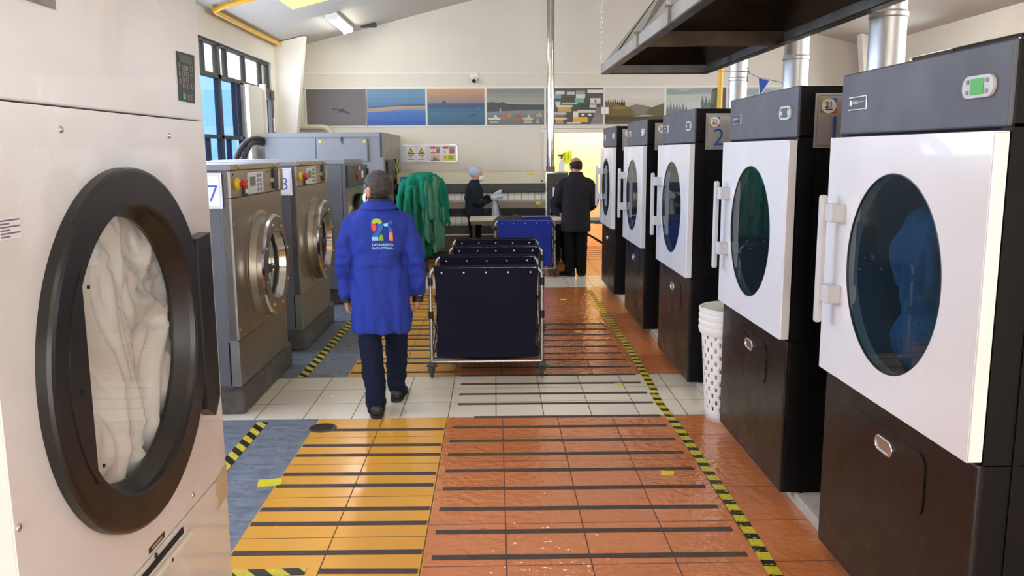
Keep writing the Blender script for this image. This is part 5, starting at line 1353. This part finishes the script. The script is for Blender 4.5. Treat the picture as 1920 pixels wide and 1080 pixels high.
def head(b, c, yaw, tilt=0.0, s=1.0):
    m = Matrix.Rotation(yaw, 3, 'Z') @ Matrix.Rotation(tilt, 3, 'X'); c = Vector(c)
    def e(p, r): b.ell(c + m @ (Vector(p)*s), tuple(x*s for x in r), 28, 20, m)
    e((0, -0.012, 0.03), (0.075, 0.094, 0.088)); e((0, 0.014, -0.03), (0.063, 0.078, 0.078)); e((0, 0.05, -0.092), (0.034, 0.032, 0.024))
    e((0, 0.03, -0.075), (0.05, 0.05, 0.035)); e((0, 0.094, -0.018), (0.013, 0.02, 0.026)); e((0, 0.106, -0.03), (0.016, 0.014, 0.011))
    e((0, 0.074, 0.03), (0.052, 0.016, 0.012)); e((0, 0.084, -0.062), (0.024, 0.011, 0.007)); e((0, 0.081, -0.075), (0.021, 0.011, 0.007))
    for x in (-1, 1):
        e((x*0.045, 0.062, -0.015), (0.02, 0.016, 0.014)); e((x*0.078, -0.008, -0.012), (0.010, 0.02, 0.034)); e((x*0.084, -0.014, 0.004), (0.007, 0.02, 0.022)); e((x*0.078, 0.0, -0.04), (0.008, 0.01, 0.012))
    return m, c
def shell(c, m, r, off, keep, thick, s=1.0, n=48, k=36, amp=0.0, seed=0):
    """part of an ellipsoid skin over the head (hair, mask, cap)"""
    b = MB(); b.ell((0, 0, 0), r, n, k)
    bm = b.bm
    bmesh.ops.remove_doubles(bm, verts=bm.verts, dist=1e-5)
    dead = [f for f in bm.faces if not keep(f.calc_center_median()+Vector(off))]
    bmesh.ops.delete(bm, geom=dead, context='FACES')
    bm.normal_update()
    for v in bm.verts:
        if amp: v.co += v.co.normalized()*amp*noise.noise(v.co*55+Vector((seed, 0, 0)))
    bmesh.ops.solidify(bm, geom=list(bm.faces), thickness=-thick)
    for v in bm.verts: v.co = Vector(c) + m @ ((v.co+Vector(off))*s)
    for f in bm.faces: f.smooth = True
    return bm
def eyes(m, c, par, s=1.0):
    for x in (-0.031, 0.031):
        b = MB(); b.m(0).ell(c+m @ (Vector((x, 0.078, 0.006))*s), (0.0125*s, 0.0085*s, 0.0085*s), 14, 10, m); b.m(1).ell(c+m @ (Vector((x, 0.0845, 0.006))*s), (0.005*s, 0.0035*s, 0.005*s), 10, 8, m)
        obj('eye', b, [ink('#e6e2da', 0.3), ink('#2a1d16', 0.3)], par)
def shoe(par, p, yaw, m_, sole_m, s=1.0):
    R = Matrix.Rotation(yaw, 3, 'Z'); p = Vector(p)
    b = MB(); rings = []
    for y, hw, z0, z1 in ((-0.095, 0.02, 0.03, 0.07), (-0.088, 0.033, 0.022, 0.088), (-0.05, 0.04, 0.02, 0.1), (0.0, 0.041, 0.02, 0.098), (0.05, 0.044, 0.02, 0.078), (0.1, 0.05, 0.02, 0.062), (0.14, 0.05, 0.02, 0.054), (0.17, 0.042, 0.02, 0.046), (0.187, 0.022, 0.022, 0.036)):
        rings.append([p + R @ q for q in sring((0, y*s, (z0+z1)/2), hw*s, (z1-z0)/2, 20, 2.8, Vector((1, 0, 0)), Vector((0, 0, 1)))])
    b.loft(rings); o = obj('shoe', b, m_, par)
    b = MB(); out = [(0.0, -0.1), (0.03, -0.088), (0.042, -0.04), (0.042, 0.03), (0.05, 0.1), (0.05, 0.145), (0.038, 0.18), (0.0, 0.197)]
    pl = out + [(-x, y) for x, y in out[::-1][1:-1]]
    b.prism([tuple((p + R @ Vector((x*s, y*s, 0)))[:2]) for x, y in pl], 'z', p.z, p.z+0.024); obj('sole', b, sole_m, o)
def project(bm, pts, d, off):
    t = BVHTree.FromBMesh(bm); d = Vector(d).normalized(); out = []
    for p in pts:
        h = t.ray_cast(Vector(p), d)
        out.append(h[0] - d*off if h[0] is not None else Vector(p))
    return out
DARK_SHOE = mat('dark_shoe_leather', '#241d1a', 0.5, var=0.12, scale=20); SOLE = mat('shoe_sole', '#17130f', 0.7, var=0.1)

# ---- man in the blue dust coat, walking away
pm = thing('person', 'person in a bright blue dust coat and dark jeans walking away down the aisle', 'person', (-0.775, 5.60, 0))
b = MB()
vloft(b, [(0.80, 0, 0, 0.13, 0.09), (0.9, 0, 0, 0.14, 0.1), (1.05, 0, 0, 0.13, 0.09), (1.25, 0, 0, 0.14, 0.09), (1.32, 0, 0, 0.1, 0.07), (1.38, 0, 0, 0.055, 0.05)])
limb(b, [(0, -0.01, 1.34), (0, 0.0, 1.42), (-0.004, 0.01, 1.5)], [0.062, 0.056, 0.055])
m, c = head(b, (-0.008, 0.012, 1.51), 0.82, -0.03)
for s in (-1, 1):
    limb(b, [(s*0.12, 0, 1.285), (s*0.215, -0.02, 1.1), (s*0.242, 0.02, 0.84), (s*0.243, 0.03, 0.79)], [0.045, 0.038, 0.03, 0.025])
limb(b, [(-0.08, 0.0, 0.82), (-0.06, -0.07, 0.45), (-0.035, -0.13, 0.1)], [0.06, 0.045, 0.035]); limb(b, [(0.08, 0.0, 0.82), (0.07, 0.13, 0.46), (0.055, 0.25, 0.1)], [0.06, 0.045, 0.035])
hand(b, (-0.244, 0.03, 0.785), (0.06, 0.1, -1), (-1, -0.25, 0), (0.2, 1, 0), 0.75)
hand(b, (0.242, 0.03, 0.80), (-0.05, 0.08, -1), (1, -0.25, 0), (-0.2, 1, 0), 0.8)
body = obj('body', to_mesh_remesh(b, 0.0052, 3), SKIN['tan'], pm)
eyes(m, c, pm)
obj('hair', shell(c, m, (0.0785, 0.0985, 0.0925), (0, -0.013, 0.031), lambda p: (p.y < -0.012 and p.z > -0.072 - 0.3*p.y*0) or (p.y < 0.03 and p.z > 0.008) or (p.y < 0.062 and p.z > 0.055 and abs(p.x) < 0.075), 0.006, amp=0.006), mat('greying_black_hair', '#3a322e', 0.75, var=0.55, scale=38, bump=0.3, bscale=300), pm)
fm = obj('face_mask', shell(c, m, (0.07, 0.092, 0.062), (0, 0.026, -0.052), lambda p: p.y > 0.035 and -0.105 < p.z < 0.0, 0.003), mat('white_face_mask', '#e6e6e6', 0.8, var=0.02), pm)
b = MB()
for s in (-1, 1):
    b.tube([c + m @ Vector((s*0.066, 0.045, -0.008)), c + m @ Vector((s*0.078, 0.015, 0.008)), c + m @ Vector((s*0.088, -0.012, 0.02))], 0.0025, 6); b.tube([c + m @ Vector((s*0.064, 0.045, -0.095)), c + m @ Vector((s*0.08, 0.0, -0.05))], 0.0025, 6)
obj('mask_straps', b, ink('#e8e6e2'), fm)
# coat
b = MB()
vloft(b, [(0.558, 0.0, 0.0, 0.198, 0.145), (0.60, 0, 0, 0.203, 0.15), (0.72, 0, 0, 0.2, 0.15), (0.86, 0, 0, 0.192, 0.142), (1.0, 0, 0.0, 0.178, 0.128), (1.06, 0, 0, 0.178, 0.126), (1.15, 0, -0.002, 0.192, 0.132), (1.26, 0, -0.004, 0.206, 0.134), (1.32, 0, -0.004, 0.198, 0.122), (1.368, 0, 0, 0.15, 0.1), (1.402, 0, 0.002, 0.1, 0.08), (1.42, 0, 0.004, 0.085, 0.07)])
for s in (-1, 1):
    limb(b, [(s*0.12, 0, 1.328), (s*0.182, -0.005, 1.27), (s*0.232, -0.03, 1.08), (s*0.24, 0.0, 0.9), (s*0.242, 0.02, 0.82)], [0.058, 0.064, 0.06, 0.056, 0.053], 24)
bm = to_mesh_remesh(b, 0.009, 5)
wrinkle(bm, 0.026, (8, 8, 4.5), 4.0, lambda p: 0.3 + 0.5*min(1, abs(p.x)/0.2) + (0.35 if p.z < 1.12 else 0))
for v in bm.verts:   # soft pull lines below the waist and elbow creases
    if v.co.y < 0:
        v.co.y += 0.006*math.sin(v.co.x*30+v.co.z*9)*math.exp(-((v.co.z-0.9)/0.18)**2)
    if abs(v.co.x) > 0.21: v.co += v.normal*0.005*math.sin(v.co.z*95+v.co.y*30)*math.exp(-((v.co.z-1.04)/0.12)**2)
bm.normal_update()
BLUE = mat('blue_coat_cotton', '#27388e', 0.8, var=0.06, scale=12, bump=0.12, bscale=260, spec=0.2)
# printed logo: colour pieces of the 21 and two lines of lettering, laid on the coat's back
bmc = bm.copy()
LX, LZ, PX = 0.038, 1.228, 0.00345   # centre of print, metres per photo pixel
def crop_pt(u, v):   # read off the enlarged photo of the print, 10.8 units per pixel, centre (625,500)
    return (LX + (u-625)/10.8*PX, LZ - (v-500)/10.8*PX)
def coat_print(layers, off=0.0035):
    cols, lb = [], MB()
    for k, (hx, pts) in enumerate(layers):
        if hx not in cols: cols.append(hx)
        lb.m(cols.index(hx))
        xy = [crop_pt(u, v) for u, v in pts]
        lb.poly(project(bmc, [(x, -1.0, z) for x, z in xy], (0, 1, 0), off))
    return cols, lb
arc = lambda cx, cy, r, a0, a1, n=10: [(cx+r*math.cos(a0+(a1-a0)*i/n), cy-r*math.sin(a0+(a1-a0)*i/n)) for i in range(n+1)]
L_ = [('#9cb52b', arc(510, 285, 112, PI*0.02, PI*0.98) + [(480, 285), (495, 268), (530, 268), (545, 285)][::1]),
      ('#d83a38', [(398, 288), (480, 288), (505, 330), (508, 380), (470, 440), (445, 440), (410, 390), (398, 340)]),
      ('#1f5fa8', [(535, 290), (625, 285), (640, 340), (630, 400), (600, 450), (560, 500), (530, 545), (415, 545), (430, 500), (490, 440), (530, 390), (540, 340)]),
      ('#7cc6ee', [(405, 548), (535, 548), (530, 628), (405, 628)]),
      ('#7f9f1e', [(530, 628), (545, 560), (600, 478), (635, 540), (648, 628)]),
      ('#8ad2f2', [(650, 285), (700, 280), (735, 258), (738, 338), (660, 330)]),
      ('#2264ac', [(738, 258), (790, 222), (820, 215), (830, 455), (756, 455), (750, 400)]),
      ('#c98a2a', [(756, 455), (830, 455), (830, 482), (756, 482)]),
      ('#f0883c', [(756, 482), (830, 482), (832, 635), (765, 635), (752, 560)])]
cols, lb = coat_print(L_)
cmats = [ink(x, 0.7) for x in cols]
for s_, v0 in (('LAVANDERÍA', 735), ('INDUSTRIAL', 808)):
    vs, fs = text_geo(s_, 1.0, 'LEFT', 0.012)
    wmax = max(p.x for p in vs); hmax = 0.72
    hh = 52
    pts = [(*crop_pt(410 + p.x/wmax*428, v0 - p.y/hmax*hh),) for p in vs]
    lb.m(len(cmats)); lb.raw(project(bmc, [(x, -1.0, z) for x, z in pts], (0, 1, 0), 0.0035), fs)
cmats.append(ink('#a9d3ec', 0.7))
xs = [(-0.15+0.3*i/30) for i in range(31)]
bb = MB(); pr = []
for z in (1.008, 1.022, 1.04, 1.055): pr += project(bmc, [(x, -1.0, z) for x in xs], (0, 1, 0), 0.006 if 1.01 < z < 1.05 else 0.001)
bb.raw(pr, [(r*31+i, r*31+i+1, (r+1)*31+i+1, (r+1)*31+i) for r in range(3) for i in range(30)], True)
bmc.free()
coat = obj('dust_coat', bm, BLUE, pm)
o = obj('logo', lb, cmats, coat, fix=False); o['label'] = 'multicoloured 21 logo with lettering'
obj('half_belt', bb, BLUE, coat, fix=False)
b = MB(); rings = []
for z, r, k in ((1.385, 0.118, 0.0), (1.41, 0.1, 0.006), (1.425, 0.083, 0.01), (1.437, 0.079, 0.012), (1.435, 0.076, 0.012), (1.42, 0.073, 0.01)):
    rings.append([Vector((r*1.12*math.cos(t), 0.004+k+r*0.95*math.sin(t), z - 0.045*max(0, math.sin(t)) + (0.004 if math.sin(t) < 0 else 0))) for t in [2*PI*j/40 for j in range(40)]])
b.loft(rings, caps=False); obj('collar', b, BLUE, coat, fix=False)
b = MB(); rings = []
for z, r in ((1.42, 0.081), (1.448, 0.075), (1.464, 0.072), (1.463, 0.069), (1.43, 0.066)):
    rings.append([Vector((r*1.12*math.cos(t), 0.016+r*0.98*math.sin(t), z - 0.03*max(0, math.sin(t)) + 0.006*max(0, -math.cos(t)))) for t in [2*PI*j/40 for j in range(40)]])
b.loft(rings, caps=False); obj('shirt_collar', b, M['black'], pm, fix=False)
for s in (-1, 1):
    b = MB(); b.lathe([(0.03, 0.035), (0.037, 0.03), (0.038, 0.0), (0.03, -0.004)], (s*0.2425, 0.028, 0.757), 'z', 24); obj('shirt_cuff', b, M['black'], pm, fix=False)
# trousers
b = MB()
vloft(b, [(0.74, 0, 0, 0.13, 0.1), (0.8, 0, 0, 0.165, 0.12), (0.92, 0, 0, 0.16, 0.115)])
limb(b, [(-0.085, 0, 0.78), (-0.075, -0.055, 0.48), (-0.045, -0.12, 0.2), (-0.04, -0.135, 0.07)], [0.092, 0.078, 0.07, 0.066], 24)
limb(b, [(0.085, 0, 0.78), (0.075, 0.13, 0.48), (0.06, 0.21, 0.2), (0.057, 0.24, 0.09)], [0.092, 0.078, 0.068, 0.064], 24)
bm = to_mesh_remesh(b, 0.009, 4); wrinkle(bm, 0.013, (9, 9, 9), 7.0, lambda p: 1.3 if p.z < 0.35 else 0.6)
obj('jeans', bm, mat('dark_navy_denim', '#161c30', 0.85, var=0.15, scale=18, bump=0.12, bscale=220, spec=0.15), pm)
shoe(pm, (-0.04, -0.105, 0), 0.12, DARK_SHOE, SOLE, 1.06); shoe(pm, (0.057, 0.275, 0), -0.05, DARK_SHOE, SOLE, 1.06)

# ---- man in the dark three-quarter jacket at the blue cart
p2 = thing('person', 'person in a dark charcoal jacket and black trousers standing at the table with bald crown', 'person', (1.135, 11.86, 0))
b = MB()
vloft(b, [(0.82, 0, 0, 0.13, 0.09), (0.95, 0, 0, 0.14, 0.1), (1.2, 0, 0, 0.15, 0.095), (1.31, 0, 0, 0.11, 0.075), (1.39, 0, 0.01, 0.055, 0.05)])
limb(b, [(0, 0.0, 1.36), (0.0, 0.02, 1.44), (0, 0.03, 1.52)], [0.066, 0.062, 0.06])
m, c = head(b, (0.0, 0.05, 1.548), 0.25, -0.25, 1.04)
for s in (-1, 1):
    limb(b, [(s*0.13, 0, 1.28), (s*0.235, 0.0, 1.1), (s*0.2, 0.2, 1.0), (s*0.12, 0.36, 0.97)], [0.045, 0.038, 0.03, 0.025])
    hand(b, (s*0.11, 0.37, 0.97), (-s*0.5, 1, -0.2), (0, 0.2, 1), (-s, 0, 0.1), 0.7)
    limb(b, [(s*0.09, 0, 0.84), (s*0.085, 0.0, 0.45), (s*0.08, 0.0, 0.1)], [0.06, 0.045, 0.035])
obj('body', to_mesh_remesh(b, 0.006, 3), SKIN['tan'], p2)
eyes(m, c, p2, 1.04)
obj('hair', shell(c, m, (0.0785, 0.0985, 0.0925), (0, -0.013, 0.031), lambda p: p.z < 0.05 and ((p.y < -0.012 and p.z > -0.06) or (p.y < 0.03 and p.z > 0.008)), 0.006, 1.04, amp=0.003), mat('short_dark_hair', '#1d1815', 0.7, var=0.25, scale=50, bump=0.3, bscale=300), p2)
b = MB()
vloft(b, [(0.64, 0, 0.0, 0.205, 0.14), (0.7, 0, 0, 0.21, 0.145), (0.9, 0, 0, 0.203, 0.14), (1.05, 0, 0, 0.2, 0.135), (1.2, 0, 0, 0.215, 0.138), (1.31, 0, 0.0, 0.21, 0.128), (1.375, 0, 0.005, 0.155, 0.1), (1.42, 0, 0.01, 0.11, 0.085), (1.46, 0, 0.018, 0.085, 0.078)])
limb(b, [(-0.14, 0, 1.335), (-0.21, 0, 1.27), (-0.255, 0.0, 1.1), (-0.225, 0.16, 1.01), (-0.15, 0.31, 0.98)], [0.065, 0.076, 0.068, 0.062, 0.052], 24)
limb(b, [(0.14, 0, 1.335), (0.21, 0, 1.27), (0.258, -0.02, 1.1), (0.225, 0.12, 0.98), (0.15, 0.3, 0.97)], [0.065, 0.076, 0.07, 0.062, 0.052], 24)
bm = to_mesh_remesh(b, 0.010, 5); wrinkle(bm, 0.014, (8, 8, 5), 11.0)
jk = obj('jacket', bm, mat('charcoal_wool', '#2b292e', 0.9, var=0.12, scale=18, bump=0.15, bscale=240, spec=0.12), p2)
b = MB(); rings = []
for z, r in ((1.40, 0.115), (1.43, 0.098), (1.468, 0.084), (1.474, 0.08), (1.45, 0.077)):
    rings.append([Vector((r*1.1*math.cos(t), 0.018+r*0.95*math.sin(t), z-0.03*max(0, math.sin(t)))) for t in [2*PI*j/36 for j in range(36)]])
b.loft(rings, caps=False); obj('collar', b, bpy.data.materials['charcoal_wool'], jk, fix=False)
b = MB(); vloft(b, [(0.74, 0, 0, 0.13, 0.1), (0.82, 0, 0, 0.165, 0.12), (0.92, 0, 0, 0.16, 0.115)])
for s in (-1, 1): limb(b, [(s*0.088, 0, 0.8), (s*0.085, 0.01, 0.48), (s*0.082, -0.01, 0.2), (s*0.082, -0.012, 0.07)], [0.094, 0.082, 0.076, 0.074], 24)
bm = to_mesh_remesh(b, 0.010, 4); wrinkle(bm, 0.012, (9, 9, 8), 2.0); obj('trousers', bm, mat('black_trousers', '#0e0d0f', 0.85, var=0.15, scale=15, spec=0.15), p2)
shoe(p2, (-0.085, 0.02, 0), 0.55, M['black'], SOLE, 1.08); shoe(p2, (0.085, 0.03, 0), -0.2, M['black'], SOLE, 1.08)

# ---- woman with hair net folding cloth, seen from the side
p3 = thing('person', 'person in a pale hair net and face mask at the ironer, holding striped cloth', 'person', (-0.335, 13.33, 0), -PI/2+0.28)
b = MB()
vloft(b, [(0.78, 0, 0, 0.13, 0.095), (0.92, 0, 0, 0.14, 0.1), (1.1, 0, 0.005, 0.13, 0.1), (1.22, 0, 0.0, 0.14, 0.09), (1.27, 0, 0, 0.06, 0.05)])
limb(b, [(0, 0.0, 1.22), (0.0, 0.015, 1.3), (0, 0.02, 1.38)], [0.055, 0.05, 0.05])
m, c = head(b, (0.0, 0.05, 1.415), -0.05, -0.12, 0.97)
for s in (-1, 1):
    limb(b, [(s*0.14, 0, 1.23), (s*0.19, -0.03, 1.02), (s*0.14, 0.18, 1.02), (s*0.07, 0.27, 1.05)], [0.042, 0.036, 0.028, 0.023])
    hand(b, (s*0.06, 0.28, 1.05), (-s*0.35, 1, 0.15), (s*0.6, 0, 0.8), (-s*0.3, 0.2, 1), 0.9, 0.92)
    limb(b, [(s*0.08, 0, 0.8), (s*0.078, 0.0, 0.43), (s*0.075, 0.0, 0.1)], [0.058, 0.043, 0.034])
obj('body', to_mesh_remesh(b, 0.0058, 3), SKIN['fair'], p3)
eyes(m, c, p3, 0.97)
obj('hair_net', shell(c, m, (0.092, 0.112, 0.098), (0, -0.03, 0.034), lambda p: p.z > 0.05 - 0.9*(0.06-p.y) and p.y < 0.07, 0.004, 0.97, amp=0.006), mat('pale_blue_hair_net', '#a9b4c4', 0.8, var=0.1, scale=30), p3)
obj('face_mask', shell(c, m, (0.07, 0.094, 0.062), (0, 0.026, -0.052), lambda p: p.y > 0.03 and -0.105 < p.z < 0.004, 0.003, 0.97), bpy.data.materials['white_face_mask'], p3)
b = MB()
vloft(b, [(0.745, 0, 0.0, 0.18, 0.13), (0.8, 0, 0, 0.185, 0.135), (0.95, 0, 0, 0.178, 0.135), (1.08, 0, 0.005, 0.175, 0.135), (1.18, 0, 0, 0.19, 0.125), (1.245, 0, 0, 0.155, 0.1), (1.285, 0, 0.008, 0.095, 0.08), (1.335, 0, 0.018, 0.074, 0.07)])
for s in (-1, 1): limb(b, [(s*0.13, 0, 1.225), (s*0.185, -0.005, 1.17), (s*0.21, -0.035, 1.0), (s*0.16, 0.13, 0.985), (s*0.085, 0.245, 1.04)], [0.058, 0.066, 0.062, 0.055, 0.045], 22)
bm = to_mesh_remesh(b, 0.010, 5); wrinkle(bm, 0.016, (9, 9, 6), 5.0); obj('jacket', bm, mat('dark_navy_jacket', '#1d2330', 0.8, var=0.12, scale=15, spec=0.15), p3)
b = MB(); vloft(b, [(0.70, 0, 0, 0.12, 0.1), (0.78, 0, 0, 0.155, 0.12), (0.88, 0, 0, 0.15, 0.11)])
for s in (-1, 1): limb(b, [(s*0.08, 0, 0.76), (s*0.078, 0.01, 0.45), (s*0.076, -0.01, 0.2), (s*0.076, -0.012, 0.07)], [0.088, 0.075, 0.068, 0.066], 22)
bm = to_mesh_remesh(b, 0.010, 4); wrinkle(bm, 0.012, (9, 9, 8), 9.0); obj('trousers', bm, bpy.data.materials['black_trousers'], p3)
for s in (-1, 1): shoe(p3, (s*0.08, 0.02, 0), -s*0.15, M['black'], SOLE, 0.95)

# cloth in her hands
b = MB()
def sheet(fn, nu, nv):
    vs = [fn(i/nu, j/nv) for j in range(nv+1) for i in range(nu+1)]
    b.raw(vs, [(j*(nu+1)+i, j*(nu+1)+i+1, (j+1)*(nu+1)+i+1, (j+1)*(nu+1)+i) for j in range(nv) for i in range(nu)], True)
ox, oy = 0.0, 13.2
b.m(0); b.ell((ox-0.01, oy, 1.06), (0.07, 0.06, 0.055), 18, 12); b.ell((ox+0.03, oy+0.01, 1.12), (0.085, 0.05, 0.03), 18, 12, Matrix.Rotation(-0.45, 3, 'Y')); b.ell((ox+0.07, oy-0.01, 1.07), (0.07, 0.05, 0.032), 18, 12, Matrix.Rotation(-0.2, 3, 'Y'))
bm = to_mesh_remesh(b, 0.008, 2); wrinkle(bm, 0.03, (16, 16, 26), 2.0)
b = MB()
for k, (dx, mi) in enumerate(((-0.06, 0), (-0.03, 1), (0.0, 0), (0.022, 2))):
    b.m(mi)
    for side in (0, 0.012):
        sheet(lambda u, v: Vector((ox-0.005+dx*(0.4+0.6*v)+u*0.035*(0.6+0.8*v)+0.045*v*(k/3), oy+side-0.05*v+0.015*math.sin(9*u+5*v+k), 1.05-0.29*v)), 6, 16)
b.m(0); b.merge(bm, True)
tag(obj('towel', b, [mat('pale_grey_cloth', '#b7bfc6', 0.85, var=0.08, scale=20), ink('#d9dcdc', 0.85), ink('#39466b', 0.85)], None, fix=False), 'pale grey and navy striped cloth held by the person in the hair net', 'cloth')

# ---- fourth person bending over the table behind the man in charcoal
p4 = thing('person', 'person in a navy jacket bending low over the work table, mostly hidden', 'person', (1.04, 13.28, 0))
b = MB()
limb(b, [(0, 0.03, 0.84), (-0.02, -0.1, 0.95), (0.02, -0.33, 0.97), (0.1, -0.45, 0.95)], [0.11, 0.11, 0.11, 0.08])
limb(b, [(0.1, -0.45, 0.96), (0.16, -0.53, 0.97)], [0.055, 0.05])
m, c = head(b, (0.22, -0.6, 0.965), PI+0.5, -0.7, 0.98)
limb(b, [(-0.08, -0.36, 0.96), (-0.12, -0.42, 0.86), (-0.06, -0.55, 0.825)], [0.042, 0.036, 0.026]); hand(b, (-0.05, -0.57, 0.82), (0.5, -1, -0.1), (0, -0.1, 1), (1, 0.3, 0), 0.5, 0.95)
limb(b, [(0.2, -0.36, 0.95), (0.27, -0.45, 0.86), (0.2, -0.6, 0.825)], [0.042, 0.036, 0.026]); hand(b, (0.19, -0.62, 0.82), (-0.4, -1, -0.1), (0, -0.1, 1), (-1, 0.3, 0), 0.5, 0.95)
for s in (-1, 1): limb(b, [(s*0.085, 0.03, 0.8), (s*0.08, 0.02, 0.43), (s*0.075, 0.02, 0.1)], [0.058, 0.043, 0.034])
obj('body', to_mesh_remesh(b, 0.0065, 3), SKIN['tan'], p4)
eyes(m, c, p4)
obj('hair', shell(c, m, (0.0785, 0.0985, 0.0925), (0, -0.013, 0.031), lambda p: (p.y < -0.012 and p.z > -0.06) or (p.y < 0.03 and p.z > 0.008) or (p.y < 0.06 and p.z > 0.055), 0.006, 0.98, amp=0.003), bpy.data.materials['short_dark_hair'], p4)
b = MB()
limb(b, [(0, 0.03, 0.82), (-0.03, -0.1, 0.945), (0.0, -0.3, 0.955), (0.06, -0.4, 0.94)], [0.155, 0.155, 0.15, 0.12], 28)
limb(b, [(-0.02, -0.33, 0.97), (-0.12, -0.38, 0.92), (-0.12, -0.45, 0.865), (-0.07, -0.54, 0.83)], [0.075, 0.07, 0.06, 0.042], 22)
limb(b, [(0.12, -0.34, 0.97), (0.24, -0.4, 0.91), (0.27, -0.47, 0.865), (0.21, -0.58, 0.83)], [0.075, 0.068, 0.058, 0.042], 22)
bm = to_mesh_remesh(b, 0.010, 5); wrinkle(bm, 0.014, (9, 9, 9), 8.0); obj('jacket', bm, mat('deep_navy_jacket', '#1d2236', 0.8, var=0.12, scale=15, spec=0.15), p4)
b = MB(); vloft(b, [(0.72, 0, 0.02, 0.12, 0.1), (0.8, 0, 0.02, 0.155, 0.125), (0.9, 0, 0.01, 0.14, 0.11)])
for s in (-1, 1): limb(b, [(s*0.082, 0.03, 0.78), (s*0.08, 0.03, 0.45), (s*0.078, 0.03, 0.2), (s*0.078, 0.028, 0.07)], [0.09, 0.078, 0.07, 0.068], 22)
bm = to_mesh_remesh(b, 0.010, 4); wrinkle(bm, 0.012, (9, 9, 8), 19.0); obj('trousers', bm, bpy.data.materials['black_trousers'], p4)
for s in (-1, 1): shoe(p4, (s*0.08, -0.01, 0), PI+s*0.15, M['black'], SOLE, 1.0)
# ------------------------------------------------------------------ daylight, lamp in the passage, camera
w = bpy.data.worlds.new('World'); SC.world = w; w.use_nodes = True
nt = w.node_tree; bg = nt.nodes['Background']
tc = nt.nodes.new('ShaderNodeTexCoord'); sx = nt.nodes.new('ShaderNodeSeparateXYZ'); nt.links.new(tc.outputs['Generated'], sx.inputs[0])
cr = nt.nodes.new('ShaderNodeValToRGB'); nt.links.new(sx.outputs[2], cr.inputs[0])
cr.color_ramp.elements[0].position = 0.45; cr.color_ramp.elements[0].color = lin('#e9eef2')
cr.color_ramp.elements[1].position = 0.9; cr.color_ramp.elements[1].color = lin('#cddcf2')
nt.links.new(cr.outputs[0], bg.inputs[0]); bg.inputs[1].default_value = 3.0

def area(name, loc, rot, sx_, sy_, power, col):
    l = bpy.data.lights.new(name, 'AREA'); l.shape = 'RECTANGLE'; l.size = sx_; l.size_y = sy_; l.energy = power; l.color = lin(col)[:3]
    o = bpy.data.objects.new(name, l); COL.objects.link(o); o.location = loc; o.rotation_euler = rot; return o
# skylight through the window strips, the passage ceiling lamp, and an added fill behind the camera
area('daylight_left', (XL-0.03, 8.0, 2.1), (0, -PI/2, 0), 2.0, 11.6, 330, '#e2ebff')
area('daylight_right', (XR+0.35, 7.2, 2.85), (0, PI/2+0.25, 0), 0.7, 12, 600, '#e8f0ff')
area('added_entrance_fill', (1.5, YF-0.4, 1.7), (PI/2, 0, 0), 5.2, 3.2, 230, '#fff6ea')  # unseen fill lamp added outside the made-up front opening to brighten the hall
area('passage_lamp', (1.9, 15.9, 2.58), (0, 0, 0), 1.8, 0.6, 55, '#ffefd0')

f, pitch, yaw, roll = 1572.976, 0.1602, 0.019072, -0.0064
Rv = Vector((0.99977814, -0.02009253, -0.00632089)); Uv = Vector((0.00944446, 0.15939143, 0.98717029)); Fv = Vector((0.01882725, 0.98701097, -0.15954583))
cd = bpy.data.cameras.new('Camera'); cd.sensor_width = 36.0; cd.lens = f*36.0/1920.0; cd.clip_start = 0.05; cd.clip_end = 200
co = bpy.data.objects.new('Camera', cd); COL.objects.link(co)
mw = Matrix((Rv, Uv, -Fv)).transposed().to_4x4(); mw.translation = (0, 0, 1.75); co.matrix_world = mw
SC.camera = co
vs_ = SC.view_settings
vs_.view_transform = 'Standard'; vs_.look = 'None'; vs_.exposure = 0.42; vs_.gamma = 1.0; vs_.use_curve_mapping = False
SC.cycles.max_bounces = 10; SC.cycles.diffuse_bounces = 5; SC.cycles.glossy_bounces = 5; SC.cycles.transparent_max_bounces = 12
SC.cycles.sample_clamp_indirect = 6.0
